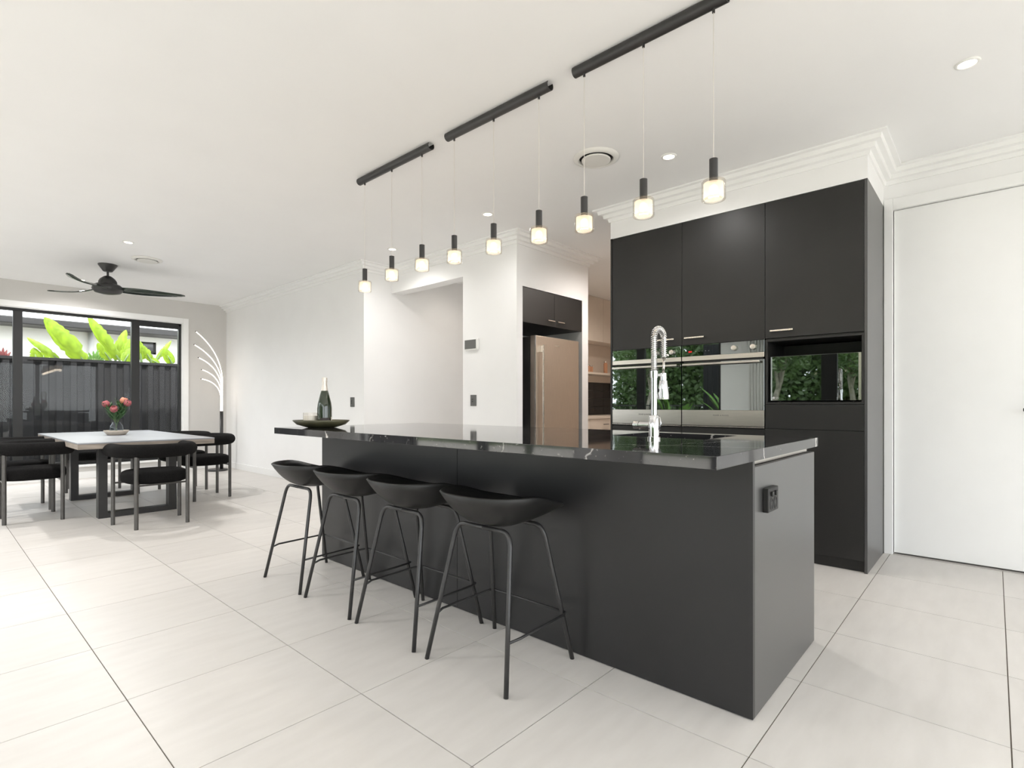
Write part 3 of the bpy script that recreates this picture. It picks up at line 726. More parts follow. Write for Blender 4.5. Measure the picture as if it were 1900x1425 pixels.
# ------------------------------------------------------------------ fridge and the cabinet above it
fr = thing('refrigerator', 'tall stainless steel upright fridge in the wall niche', 'refrigerator', (0, 0, 0))
fx0, fx1 = 4.215, 4.985
box(fx0 + 0.004, YF + 0.065, 0.03, fx1 - 0.004, 4.20, 1.785).build('body', 'black_metal', fr, bevel=0.004)
fd = box(fx0, YF - 0.015, 0.10, fx1, YF + 0.060, 1.795).build('door', 'steel_fridge', fr, bevel=0.008, seg=3)
MB().box(fx0 + 0.072, YF - 0.062, 0.75, fx0 + 0.094, YF - 0.048, 1.70).box(fx0 + 0.074, YF - 0.050, 1.62, fx0 + 0.092, YF - 0.015, 1.69).box(fx0 + 0.074, YF - 0.050, 0.78, fx0 + 0.092, YF - 0.015, 0.85).build('handle', 'nickel', fd, bevel=0.004)
box(fx0 - 0.003, YF - 0.016, 0.10, fx0 + 0.012, YF - 0.004, 1.795).build('door_edge', 'chrome', fd, bevel=0.003)
box(fx0 + 0.33, YF - 0.0165, 1.700, fx0 + 0.40, YF - 0.0148, 1.715).build('badge', 'nickel', fd)
box(fx0 + 0.03, YF + 0.05, 0.0, fx1 - 0.03, 4.15, 0.095).build('plinth', 'black_plastic', fr)
oc = thing('overhead_cabinet', 'dark brown two-door cupboard above the fridge', 'cabinet', (0, 0, 0))
box(4.034, YF + 0.022, 1.915, 5.066, 4.235, 2.264).build('carcass', 'laminate', oc)
for xa, xb, ha, hb in ((4.035, 4.552, 4.41, 4.53), (4.555, 5.065, 4.58, 4.70)):
    q = box(xa, YF + 0.002, 1.912, xb, YF + 0.020, 2.262).build('door', 'laminate', oc, bevel=0.001)
    MB().box(ha, YF - 0.030, 1.962, hb, YF - 0.020, 1.972).box(ha + 0.01, YF - 0.022, 1.963, ha + 0.018, YF + 0.002, 1.971).box(hb - 0.018, YF - 0.022, 1.963, hb - 0.01, YF + 0.002, 1.971).build('handle', 'nickel', q, bevel=0.001)

# ------------------------------------------------------------------ scullery seen past the fridge wall
bn = thing('scullery_bench', 'pale scullery bench with drawers seen through the pantry opening', 'cabinet', (0, 0, 0))
BX0, BX1, BYF = 5.75, 8.14, 4.38
box(BX0, BYF + 0.02, 0.08, BX1, 4.975, 0.868).build('carcass', 'scullery', bn)
for q in range(3):
    xa = BX0 + q * 0.797; xb = xa + 0.797
    for za, zb in ((0.70, 0.866), (0.40, 0.697), (0.09, 0.397)):
        w_ = box(xa + 0.002, BYF, za, xb - 0.002, BYF + 0.018, zb).build('drawer', 'scullery', bn, bevel=0.001)
        box((xa + xb) / 2 - 0.07, BYF - 0.03, (za + zb) / 2 - 0.005, (xa + xb) / 2 + 0.07, BYF - 0.02, (za + zb) / 2 + 0.005).build('handle', 'bronze_metal', w_)
box(BX0, BYF + 0.06, 0.0, BX1, BYF + 0.075, 0.078).build('kickboard', 'black_gap', bn)
wt = box(BX0, BYF - 0.02, 0.870, BX1, 4.978, 0.905).build('scullery_worktop', 'scullery', bevel=0.002)
tag(wt, 'pale worktop on the scullery bench beyond the fridge', 'worktop')
sp = thing('splashback', 'glossy black tiled splashback above the scullery bench', 'splashback', (0, 0, 0))
for r_ in range(4):
    for q in range(8):
        xa = BX0 + q * 0.2985
        box(xa + 0.0015, 4.970, 0.9065 + r_ * 0.136, xa + 0.297, 4.9785, 0.9065 + r_ * 0.136 + 0.134).build('tile', 'tile_black', sp)
sh = box(BX0, 4.66, 1.555, BX1, 4.978, 1.590).build('wall_shelf', 'scullery', bevel=0.002)
tag(sh, 'pale open shelf above the black splashback', 'shelf')
uc = thing('upper_cupboard', 'pale wall cupboard above the open scullery shelf', 'cabinet', (0, 0, 0))
box(BX0, 4.68, 2.08, BX1, 4.976, 2.776).build('carcass', 'scullery', uc)
for q in range(3): box(BX0 + q * 0.797 + 0.002, 4.66, 2.078, BX0 + (q + 1) * 0.797 - 0.002, 4.678, 2.776).build('door', 'scullery', uc, bevel=0.001)
jars = [(7.02, 'tall copper jar at the left of the scullery shelf'), (7.09, 'copper jar between two others on the scullery shelf'), (7.17, 'short copper jar third on the scullery shelf'), (7.60, 'large copper canister nearest the oven on the scullery shelf')]
for q, (jx, lb) in enumerate(jars):
    s_ = 1.6 if q == 3 else (1.0, 0.92, 0.85)[q]
    jr = thing('jar', lb, 'jar', (jx, 4.78, 1.590), 0, 'copper jars on the scullery shelf')
    MB().lathe([(0.028, 0), (0.032, 0.006), (0.032, 0.10 * s_), (0.026, 0.112 * s_)], 18).build('body', 'amber', jr, smooth=True)
    MB().lathe([(0.028, 0.112 * s_), (0.028, 0.128 * s_), (0.02, 0.131 * s_)], 18).build('lid', 'nickel', jr, smooth=True, angle=0.6)

# ------------------------------------------------------------------ wall fittings
def wall_plate_x(x, y, z, w, h, label):
    t = thing('wall_outlet', label, 'wall outlet', (x, y, z))
    box(-0.010, -w / 2, -h / 2, 0, w / 2, h / 2).build('plate', 'screen', t, bevel=0.002)
    for zz in (0.012, -0.012): box(-0.0135, 0.003, zz - 0.007, -0.0095, 0.017, zz + 0.007).build('switch', 'black_plastic', t, bevel=0.001)
p = onx(654.5, 746, XL); wall_plate_x(XL, p.y, p.z, 0.085, 0.118, 'small black wall outlet beside the champagne bottle')
p = onx(879, 743, XC); wall_plate_x(XC, p.y, p.z, 0.085, 0.118, 'small black wall outlet below the white thermostat')
p = onx(876, 639.5, XC)
th = thing('thermostat', 'white framed wall thermostat with grey screen', 'thermostat', (XC, p.y, p.z))
box(-0.020, -0.105, -0.058, 0, 0.095, 0.058).build('housing', 'white_plastic', th, bevel=0.004)
box(-0.022, -0.078, -0.046, -0.0195, 0.093, 0.050).build('display', 'screen', th, bevel=0.001)

# ------------------------------------------------------------------ pendant bars
BXP = 2.212
def pbar(label, y0, y1, cords):
    t = thing('pendant_light_bar', label, 'pendant light', (BXP, (y0 + y1) / 2, H), 0, 'pendant light bars over the island')
    hw = (y1 - y0) / 2; R_ = 0.026; n = 18; vs = []; fs = []
    for yy in (-hw, hw):
        for rr in (R_, R_ - 0.003):
            for k in range(n + 1):
                a = PI * (-1.22) + PI * 1.44 * k / n
                vs.append((rr * math.cos(a), yy, -0.0215 + rr * math.sin(a)))
    m_ = n + 1
    for k in range(n):
        fs += [(k, k + 1, 2 * m_ + k + 1, 2 * m_ + k), (m_ + k, 3 * m_ + k, 3 * m_ + k + 1, m_ + k + 1), (k, m_ + k, m_ + k + 1, k + 1), (2 * m_ + k, 2 * m_ + k + 1, 3 * m_ + k + 1, 3 * m_ + k)]
    fs += [(0, 2 * m_, 3 * m_, m_), (n, m_ + n, 3 * m_ + n, 2 * m_ + n)]
    MB().add(vs, fs).build('bar', 'black_metal', t, smooth=True, angle=0.6)
    box(-0.012, -hw + 0.08, -0.010, 0.012, hw - 0.08, 0.0).build('ceiling_plate', 'black_metal', t)
    for cy_, zb in cords:
        yy = cy_ - (y0 + y1) / 2
        MB().cyl((0, yy, -0.0465), 0.0060, (0, 0, -1), 0.018, 12).build('cord_grip', 'black_metal', t)
        top = zb + 0.172
        MB().tube([(0, yy, -0.0635), (0, yy, top - H)], 0.0014, 6).build('cord', 'cord', t)
        so = MB().lathe([(0.0175, 0.0), (0.0175, 0.088), (0.004, 0.090)], 24, (0, yy, top - H - 0.088)).build('lamp_holder', 'black_metal', t, smooth=True, angle=0.6)
        z0 = zb - H
        sh_ = MB().lathe([(0.036, 0.0), (0.047, 0.002), (0.048, 0.006), (0.048, 0.076), (0.046, 0.080), (0.018, 0.082)], 32, (0, yy, z0), capb=False, capt=False).build('glass_shade', 'clear', t, smooth=True, angle=0.5)
        MB().lathe([(0.034, 0.004), (0.040, 0.010), (0.040, 0.070), (0.017, 0.079)], 28, (0, yy, z0), capb=False, capt=False).build('frosted_diffuser', 'frosted', sh_, smooth=True, angle=0.5)
        MB().ball((0, yy, z0 + 0.045), 0.0165, 14, 10, 1.15).build('bulb', 'bulb', sh_, smooth=True)
        ld = bpy.data.lights.new('bulb_light', 'POINT'); ld.energy = 0.8; ld.color = (1.0, 0.82, 0.62); ld.shadow_soft_size = 0.03
        lo = bpy.data.objects.new('bulb_light', ld); lo.location = (BXP, cy_, zb - 0.03); C.objects.link(lo)
PU = [(677, 542), (727, 521), (783, 503), (843, 489), (916, 471), (1000, 451), (1084, 430), (1194, 403), (1324, 372)]
PC = [(onx(u, v, BXP).y, onx(u, v, BXP).z) for u, v in PU]
def ybar(u): return onx(u, 300, BXP).y
pbar('black pendant bar with three glass lamps nearest the dining area', ybar(800), ybar(667), PC[0:3])
pbar('black pendant bar with three glass lamps in the middle of the row', ybar(1021), ybar(830), PC[3:6])
pbar('black pendant bar with three glass lamps nearest the ovens', ybar(1350), ybar(1066), PC[6:9])

# ------------------------------------------------------------------ downlights and vents
def downlight(x, y, label, power=22.0, col=(1.0, 0.975, 0.95)):
    t = thing('downlight', label, 'downlight', (x, y, H), 0, 'recessed ceiling downlights')
    MB().lathe([(0.052, -0.001), (0.050, -0.006), (0.040, -0.008), (0.036, -0.004), (0.036, -0.001)], 28, capb=False, capt=False).build('trim_ring', 'white_plastic', t, smooth=True)
    MB().lathe([(0.036, -0.0045), (0.0005, -0.0046)], 28, capb=False, capt=False).build('lens', 'led_disc', t)
    ld = bpy.data.lights.new('downlight_beam', 'SPOT'); ld.energy = power; ld.spot_size = math.radians(165); ld.spot_blend = 0.9; ld.color = col; ld.shadow_soft_size = 0.05
    lo = bpy.data.objects.new('downlight_beam', ld); lo.location = (x, y, H - 0.02); C.objects.link(lo)
for (u, v), lb in [((238, 449), 'lit round downlight in the ceiling near the fan'), ((728, 462), 'lit round downlight above the second glass pendant from the left'),
                   ((905, 397), 'lit round downlight above the fifth glass pendant'), ((1241, 290), 'lit round downlight in front of the tall black cabinets'),
                   ((1795, 117), 'lit round downlight in the ceiling near the white door'), ((151, 519), 'lit round downlight seen past the fan blade')]:
    p = onz(u, v, H); downlight(p.x, p.y, lb, 115 if u < 300 else (40 if u in (728, 1241) else 20))
for x, y, lb in [(-0.9, 6.6, 'added unseen downlight left of the dining table'), (-0.9, 4.2, 'added unseen downlight over the living area'), (-0.9, 1.6, 'added unseen downlight left of the viewer'),
                 (-0.9, -1.4, 'added unseen downlight behind the viewer'), (1.4, -1.6, 'added unseen downlight by the side doors'), (3.4, -1.6, 'added unseen downlight beyond the white door')]:
    downlight(x, y, lb, 165 if y > 4 else (14 if x > 3 else 26))  # unseen lamps added to brighten the dining side and living area
downlight(4.75, 4.95, 'round downlight inside the hall opening', 15, (1.0, 0.90, 0.80))
downlight(4.98, 2.72, 'added hidden downlight at the scullery threshold to light the fridge wall', 90, (1.0, 0.93, 0.87))  # lamp added out of sight behind the tall cabinets to brighten the fridge wall
downlight(6.6, 3.6, 'round downlight inside the scullery', 60, (1.0, 0.88, 0.76))
def vent(u, v, label, r):
    p = onz(u, v, H); t = thing('ceiling_vent', label, 'air vent', (p.x, p.y, H), 0, 'round ceiling air vents')
    MB().lathe([(r, -0.001), (r * 0.985, -0.010), (r * 0.82, -0.022), (r * 0.76, -0.020), (r * 0.74, -0.001)], 40, capb=False, capt=False).build('outer_ring', 'vent', t, smooth=True)
    MB().lathe([(r * 0.74, -0.002), (0.001, -0.0022)], 40, capb=False, capt=False).build('throat', 'black_gap', t)
    MB().lathe([(r * 0.60, -0.014), (r * 0.64, -0.020), (r * 0.62, -0.028), (0.001, -0.029)], 40, capb=False, capt=False).build('centre_disc', 'vent', t, smooth=True, angle=0.6)
vent(1106, 292, 'round white ceiling air vent near the tall black cabinets', 0.155)
vent(273, 481, 'round white ceiling air vent beside the ceiling fan', 0.155)

# ------------------------------------------------------------------ ceiling fan
fp = onz(200, 491, H)
fan = thing('ceiling_fan', 'black three-blade ceiling fan above the dining table', 'ceiling fan', (fp.x, fp.y, H))
MB().lathe([(0.045, -0.085), (0.052, -0.078), (0.098, -0.008), (0.098, 0.0)], 28).build('canopy', 'black_metal', fan, smooth=True, angle=0.6)
MB().cyl((0, 0, -0.08), 0.012, (0, 0, -1), 0.08, 12).build('rod', 'black_metal', fan)
MB().lathe([(0.07, -0.355), (0.13, -0.340), (0.150, -0.318), (0.158, -0.300), (0.150, -0.268), (0.125, -0.245), (0.095, -0.238), (0.092, -0.205), (0.075, -0.175), (0.04, -0.145), (0.014, -0.135)], 32).build('motor_housing', 'black_metal', fan, smooth=True, angle=0.7)
fan_blade = mat('gloss_dark_green_blade', (0.022, 0.034, 0.024), 0.12, spec=0.6, var=0.1)
zb_ = H - 0.30
for u, v in ((343, 549), (103, 540), (130, 511)):
    q = onz(u, v, zb_) - Vector((fp.x, fp.y, zb_)); q.z = 0
    an = math.atan2(q.y, q.x)
    vs = []; fs = []; n = 16; L_ = 0.80
    for k in range(n + 1):
        s_ = k / n; r_ = 0.11 + (L_ - 0.11) * s_
        w_ = 0.028 + 0.056 * math.sin(PI * min(1, s_ * 0.9 + 0.1)) ** 0.8 * (1 - 0.45 * s_); 
        if k == n: w_ = 0.008
        sw = -0.06 * math.sin(PI * s_) + 0.03
        tw = math.radians(-22) * (1 - 0.5 * s_); zz = -0.29 - 0.035 * math.sin(s_ * PI * 0.5) + 0.03 * s_ * s_
        for e in (-1, 0, 1):
            vs.append((r_, sw + e * w_ * math.cos(tw), zz + e * w_ * math.sin(tw) - (0.006 if e == 0 else 0)))
    for k in range(n):
        for e in (0, 1): fs.append((3 * k + e, 3 * k + 3 + e, 3 * k + 4 + e, 3 * k + 1 + e))
    bl = MB().add(vs, fs).build('blade', fan_blade, fan, smooth=True, solid=0.009)
    bl.rotation_euler = (0, 0, an)

# ------------------------------------------------------------------ dining table
TX0, TX1, TY0, TY1, TZ = 0.90, 1.99, 5.86, 8.20, 0.748
tb = thing('dining_table', 'pale grey rectangular dining table with black loop legs', 'dining table', ((TX0 + TX1) / 2, (TY0 + TY1) / 2, 0))
hx, hy = (TX1 - TX0) / 2, (TY1 - TY0) / 2
box(-hx, -hy, TZ - 0.012, hx, hy, TZ).build('table_top', 'concrete', tb, bevel=0.002)
box(-hx + 0.001, -hy + 0.001, TZ - 0.058, hx - 0.001, hy - 0.001, TZ - 0.0125).build('top_edge', 'table_edge', tb, bevel=0.002)
for s_ in (-1, 1):
    yy = s_ * 0.70; w_ = 0.05; lx = 0.325
    MB().box(-lx, yy - w_, 0, -lx + 0.07, yy + w_, TZ - 0.0585).box(lx - 0.07, yy - w_, 0, lx, yy + w_, TZ - 0.0585).box(-lx + 0.07, yy - w_, 0, lx - 0.07, yy + w_, 0.05).box(-lx + 0.07, yy - w_, TZ - 0.105, lx - 0.07, yy + w_, TZ - 0.0585).build('loop_leg', 'black_metal', tb)

# bowl, vase and flowers
vp = onz(216, 807, TZ)
vp = Vector((vp.x, vp.y, TZ))
bw = MB().lathe([(0.075, 0.0), (0.085, 0.004), (0.112, 0.040), (0.116, 0.052), (0.110, 0.052), (0.100, 0.030), (0.07, 0.014), (0.0005, 0.013)], 32, capt=False).build('stone_bowl', 'stone_bowl', smooth=True, loc=vp)
tag(bw, 'shallow beige stone bowl on the dining table under the vase', 'bowl')
vz = vp + Vector((0, 0, 0.0135))
va = thing('glass_vase', 'round clear glass vase of flowers in the stone bowl', 'vase', vz)
MB().lathe([(0.050, 0.0), (0.060, 0.006), (0.064, 0.05), (0.058, 0.090), (0.038, 0.115), (0.036, 0.128), (0.0345, 0.128), (0.0365, 0.114), (0.056, 0.089), (0.062, 0.05), (0.058, 0.008), (0.0005, 0.006)], 32, capt=False).build('glass', 'vase_glass', va, smooth=True)
def protea(dx, dy, hgt, m_, label, s_=1.0):
    t = thing('protea_flower', label, 'flower', vz + Vector((0, 0, 0.010)), 0, 'protea stems in the vase')
    top = Vector((dx, dy, hgt)); base = Vector((-dx * 0.12, -dy * 0.12, 0)); mid = Vector((dx * 0.1, dy * 0.1, 0.12))
    pts = [base] + bez(mid * 0.8, Vector((dx * 0.35, dy * 0.35, hgt * 0.6)), top, 6)
    MB().tube(pts, 0.0035, 6).build('stem', 'stem', t, smooth=True)
    ax = (top - pts[-2]).normalized(); rot = ax.to_track_quat('Z', 'Y').to_matrix()
    for ring, (n, ln, op, sc) in enumerate(((9, 0.075, 0.020, 1.0), (9, 0.070, 0.026, 0.9), (9, 0.055, 0.030, 0.75))):
        m = MB()
        for k in range(n):
            a = 2 * PI * (k + ring * 0.5) / n
            rr = [0.008, 0.022 + op * 0.2, 0.026 + op * 0.35, 0.012 + op * 0.55]; hh = [0, ln * 0.35, ln * 0.7, ln]; ww = [0.006, 0.013, 0.012, 0.002]
            vs = []
            for r_, h_, w_ in zip(rr, hh, ww):
                for e in (-1, 1):
                    vs.append(top + rot @ (Vector((r_ * math.cos(a) - e * w_ * math.sin(a), r_ * math.sin(a) + e * w_ * math.cos(a), h_ - 0.012)) * s_))
            m.add(vs, [(0, 1, 3, 2), (2, 3, 5, 4), (4, 5, 7, 6)])
        m.build('petals', m_, t, smooth=True, solid=0.0015)
    MB().add([top + rot @ Vector((q[0], q[1], q[2])) * s_ for q in MB().ball((0, 0, 0.020), 0.020, 10, 8, 1.5).v], MB().ball((0, 0, 0.020), 0.020, 10, 8, 1.5).f).build('flower_core', m_, t, smooth=True)
    m = MB()
    for k in range(26):
        f = 0.30 + 0.62 * k / 25; i_ = f * (len(pts) - 1); q = pts[int(i_)].lerp(pts[min(int(i_) + 1, len(pts) - 1)], i_ % 1)
        if q.z < 0.13: continue
        a = k * 2.4; d_ = Vector((math.cos(a), math.sin(a), 0.9)).normalized(); sd_ = d_.cross(Vector((0, 0, 1))).normalized(); ln = 0.105
        m.add([q, q + d_ * ln * 0.45 + sd_ * 0.013, q + d_ * ln * 0.45 - sd_ * 0.013, q + d_ * ln + Vector((0, 0, 0.012))], [(0, 1, 3), (0, 3, 2)])
    m.build('leaves', 'leaf_dark', t, solid=0.001)['kind'] = 'stuff'
def off_rt(a, b): v = RT * a - FW * b; return v.x, v.y
protea(*off_rt(-0.085, 0.02), 0.290, 'protea', 'pink protea leaning left in the vase')
protea(*off_rt(0.030, 0.07), 0.235, 'protea', 'deep pink protea low at the front of the vase')
protea(*off_rt(0.050, -0.03), 0.325, 'protea2', 'peach protea standing tallest in the vase')
protea(*off_rt(0.100, -0.01), 0.300, 'protea', 'pink protea leaning right in the vase')

# ------------------------------------------------------------------ dining chairs (local +y faces the table)
def chair():
    r = thing('dining_chair', 'x', 'chair', group='black curved dining chairs round the table')
    feet = [(-0.268, 0.20), (-0.200, -0.195), (0.200, -0.195), (0.268, 0.20)]
    # bolster: U of padded tube
    path = [Vector((-0.285, 0.235, 0.675)), Vector((-0.288, 0.19, 0.675))]
    n = 22
    for k in range(n + 1):
        a = PI - 0.10 + (PI + 0.20) * k / n
        path.append(Vector((0.283 * math.cos(a), 0.02 + 0.268 * math.sin(a), 0.675)))
    path += [Vector((0.288, 0.19, 0.675)), Vector((0.285, 0.235, 0.675))]
    e0, e1 = path[0], path[-1]
    full = [e0 + Vector((0, 0.052, 0)), e0 + Vector((0, 0.045, 0)), e0 + Vector((0, 0.028, 0))] + path + [e1 + Vector((0, 0.028, 0)), e1 + Vector((0, 0.045, 0)), e1 + Vector((0, 0.052, 0))]
    rr = [0.012, 0.034, 0.052] + [0.060] * len(path) + [0.052, 0.034, 0.012]
    MB().tube(full, rr, 16).build('backrest', 'boucle', r, smooth=True)
    # cushion
    prof = [(0.90, 0.385), (0.965, 0.392), (1.0, 0.412), (1.0, 0.455), (0.97, 0.478), (0.88, 0.490), (0.5, 0.494), (0.002, 0.495)]
    vs = []; fs = []; n = 36
    for q, z in prof:
        for k in range(n):
            a = 2 * PI * k / n; e = 2.6
            R_ = 1 / (abs(math.cos(a) / 0.245) ** e + abs(math.sin(a) / 0.245) ** e) ** (1 / e)
            vs.append((q * R_ * math.cos(a), 0.015 + q * R_ * math.sin(a), z))
    for i in range(len(prof) - 1):
        fs += [(i * n + k, i * n + (k + 1) % n, (i + 1) * n + (k + 1) % n, (i + 1) * n + k) for k in range(n)]
    fs.append(tuple(range(n))[::-1]); fs.append(tuple((len(prof) - 1) * n + k for k in range(n)))
    MB().add(vs, fs).build('seat', 'boucle', r, smooth=True)
    for x, y in feet:
        MB().tube([(x, y, 0), (x, y, 0.63)], 0.0165, 14).build('leg', 'bronze_metal', r, smooth=True, angle=0.8)
    MB().box(-0.268, 0.185, 0.370, 0.268, 0.205, 0.384).box(-0.200, -0.205, 0.370, 0.200, -0.185, 0.384).box(-0.01, -0.195, 0.370, 0.01, 0.195, 0.384).build('seat_rail', 'bronze_metal', r)
    return r
ch0 = chair()
CHAIRS = [(1.430, 5.690, 0.05, 'black padded dining chair at the near end of the table'),
          (0.690, 6.780, -PI / 2, 'black padded dining chair nearest the viewer on the table\'s left side'),
          (0.690, 7.480, -PI / 2, 'black padded dining chair farther back on the table\'s left side'),
          (2.235, 6.870, PI / 2, 'black padded dining chair nearest the viewer on the table\'s right side'),
          (2.235, 7.640, PI / 2, 'black padded dining chair beside the floor lamp on the table\'s right side'),
          (1.450, 8.600, PI, 'black padded dining chair at the window end of the table')]
for i, (x, y, a, lb) in enumerate(CHAIRS):
    o = ch0 if i == 0 else copy_tree(ch0)
    o.location = (x, y, 0); o.rotation_euler = (0, 0, a); o['label'] = lb

# ------------------------------------------------------------------ floor lamp
lp = onz(405, 873, 0.0); LPY = min(lp.y, YW - 0.22)
lamp = thing('floor_lamp', 'floor lamp with five glowing curved arms in the corner', 'floor lamp', (ony(411, 860, LPY).x, LPY, 0))
lx0 = lamp.location.x
def lz(u, v): q = ony(u, v, LPY); return Vector((q.x - lx0, 0, q.z))
MB().lathe([(0.15, 0), (0.15, 0.022), (0.145, 0.028), (0.02, 0.030)], 32, (-0.06, 0, 0)).build('base', 'black_metal', lamp, smooth=True, angle=0.6)
ztop = lz(411, 763).z
MB().cyl((0, 0, 0.028), 0.026, (0, 0, 1), ztop - 0.028, 16).build('pole', 'black_metal', lamp, smooth=True)
for k, (u, v) in enumerate(((362, 616), (360, 640), (369, 664), (376, 686), (376, 703))):
    tip = lz(u, v); oy = (k - 2) * 0.009; ox = (2 - k) * 0.003
    b0 = Vector((ox, oy, ztop + 0.002)); kz = ztop + (tip.z - ztop) * 0.30
    b1 = Vector((ox + 0.002, oy, kz)); ct = Vector((0.035 - 0.006 * k, oy, kz + (tip.z - kz) * (0.62 + 0.06 * k)))
    tip = Vector((tip.x, oy * 2.5, tip.z))
    pts = [b0] + bez(b1, ct, tip, 16)
    MB().tube(pts, 0.0068, 8).build('glowing_arm', 'led_warm', lamp, smooth=True)
    dv = (pts[-1] - pts[-2]).normalized()
    MB().tube([pts[-1], pts[-1] + dv * 0.014], 0.0075, 8).build('end_cap', 'black_metal', lamp)

# ------------------------------------------------------------------ side yard: fence, plants, neighbour
struct(box(XB - 0.2, YW + 0.2, H + 0.02, 5.8, YW + 1.05, H + 0.14).build('added_eave_sky_shade', 'trim'))  # unseen overhang added to cut the sky light on the fence
struct(box(-8, YW + 0.2, -0.25, 9.5, 26, -0.12).build('ground_side_yard', 'paving'))
FY = 11.9
FZ = ony(180, 668, FY).z
fe = thing('boundary_fence', 'charcoal ribbed steel fence outside the window', 'fence', (0, FY, -0.12))
px0, pw = -6.0, 2.38
for q in range(6):
    xa = px0 + q * pw; vs = []; x = xa + 0.03; prof = []
    while x < xa + pw - 0.08:
        prof += [(x, 0.0), (x + 0.075, 0.0), (x + 0.095, 0.032), (x + 0.170, 0.032)]; x += 0.19
    z1 = FZ + 0.12 - 0.03; fs = []
    for a, c_ in prof: vs += [(a, c_, 0.03), (a, c_, z1)]
    for k in range(len(prof) - 1): fs.append((2 * k, 2 * k + 2, 2 * k + 3, 2 * k + 1))
    MB().add(vs, fs).build('ribbed_sheet', 'fence', fe, solid=0.003)
    box(xa - 0.03, -0.012, 0.0, xa + 0.03, 0.05, FZ + 0.12).build('post', 'fence', fe)
    box(xa + 0.03, -0.014, FZ + 0.075, xa + pw - 0.03, 0.05, FZ + 0.12).build('top_rail', 'fence', fe)
# neighbour's house
NY = 15.5
nh = thing('neighbour_house', 'white rendered house with dark gutter behind the fence', 'house', (0, NY, -0.12))
zg = ony(180, 611, NY - 0.6).z + 0.12
wx0, wx1, wz0, wz1 = ony(262, 640, NY).x, ony(290, 640, NY).x, ony(270, 657, NY).z + 0.12, ony(270, 634, NY).z + 0.12
b = MB().box(-7, 0, 0, wx0, 0.25, zg - 0.02).box(wx1, 0, 0, 9, 0.25, zg - 0.02).box(wx0, 0, 0, wx1, 0.25, wz0).box(wx0, 0, wz1, wx1, 0.25, zg - 0.02)
b.build('wall', 'neighbour', nh)
wq = MB().box(wx0, 0.05, wz0, wx1, 0.09, wz0 + 0.05).box(wx0, 0.05, wz1 - 0.05, wx1, 0.09, wz1).box(wx0, 0.05, wz0, wx0 + 0.05, 0.09, wz1).box(wx1 - 0.05, 0.05, wz0, wx1, 0.09, wz1).build('window', 'gutter', nh)
box(wx0 + 0.05, 0.06, wz0 + 0.05, wx1 - 0.05, 0.075, wz1 - 0.05).build('pane', 'black_glass', wq)
box(-7.3, -0.6, zg - 0.02, 9.3, 0.25, zg).build('soffit', 'gutter', nh)
box(-7.3, -0.72, zg - 0.03, 9.3, -0.6, zg + 0.12).build('gutter', 'gutter', nh, bevel=0.02)
MB().add([(-7.3, -0.62, zg + 0.06), (9.3, -0.62, zg + 0.06), (9.3, 5, zg + 0.55), (-7.3, 5, zg + 0.55), (-7.3, -0.62, zg), (9.3, -0.62, zg), (9.3, 5, zg), (-7.3, 5, zg)],
         [(0, 1, 2, 3), (7, 6, 5, 4), (0, 4, 5, 1), (1, 5, 6, 2), (2, 6, 7, 3), (3, 7, 4, 0)]).build('roof', 'roof', nh)
dpx = ony(167, 640, NY).x
MB().cyl((dpx, -0.06, 0.0), 0.05, (0, 0, 1), zg - 0.02, 14).build('downpipe', 'neighbour', nh, smooth=True)

def paddle(base, tip, width, nrm, droop=0.12, notch=0, stalk=0.25, seed=0):
    rnd = random.Random(seed); base, tip, nrm = Vector(base), Vector(tip), Vector(nrm).normalized()
    ax = tip - base; ln = ax.length; ax.normalize(); sd_ = ax.cross(nrm).normalized(); n = 18; vs = []; fs = []
    for k in range(n + 1):
        s_ = k / n; c_ = base + ax * ln * s_ + nrm * (droop * ln * 4 * s_ * (1 - s_) * 0.5)
        w_ = width * (math.sin(PI * min(1, 0.06 + s_ * 0.94)) ** 0.55) * (1 - 0.25 * s_) if 0 < s_ < 1 else 0.004
        for e in (-1, -0.5, 0, 0.5, 1):
            ww = w_ * (1 - (0.35 * rnd.random() if notch and abs(e) == 1 and rnd.random() < notch else 0.06 * rnd.random()))
            vs.append(c_ + sd_ * e * ww - nrm * (0.25 * abs(e) ** 2 * w_))
    for k in range(n):
        for e in range(4): fs.append((5 * k + e, 5 * k + 5 + e, 5 * k + 6 + e, 5 * k + 1 + e))
    return vs, fs
def plant(name, label, root, leaves, material='leaf', cat='plant', group=None):
    t = thing(name, label, cat, root, 0, group); rv = Vector(root)
    for k, (bs, tp_, w_, nt, dr_) in enumerate(leaves):
        bs, tp_ = Vector(bs) - rv, Vector(tp_) - rv
        lf = MB().add(*paddle(bs, tp_, w_, (-0.25, -1, 0.25), dr_, nt, seed=k + len(name))).build('leaf', material, t, smooth=True)
        MB().tube(bez((0.04 * math.cos(k), 0.04 * math.sin(k), 0), (bs.x * 0.4, bs.y * 0.4, bs.z * 0.6), bs, 6) + [bs.lerp(tp_, 0.3), bs.lerp(tp_, 0.6)], [0.022] * 7 + [0.016, 0.008], 7).build('stalk', 'stem', lf, smooth=True)
    return t
PY = 12.7
def pl(u, v, dy=0): q = ony(u, v, PY + dy); return q
GZ = -0.12
def rt(u, dy=0): q = pl(u, 700, dy); return (q.x, PY + dy, GZ)
plant('bird_of_paradise', 'broad bright green leaf plant at the left behind the fence', rt(155),
      [(pl(158, 672), pl(82, 588), 0.19, 0.3, 0.10), (pl(110, 668, 0.2), pl(50, 626, 0.3), 0.075, 0.1, 0.1), (pl(70, 675, 0.3), pl(62, 645, 0.3), 0.11, 0.2, 0.05), (pl(82, 675, 0.4), pl(80, 648, 0.4), 0.09, 0.2, 0.05)], group='green plants behind the fence')
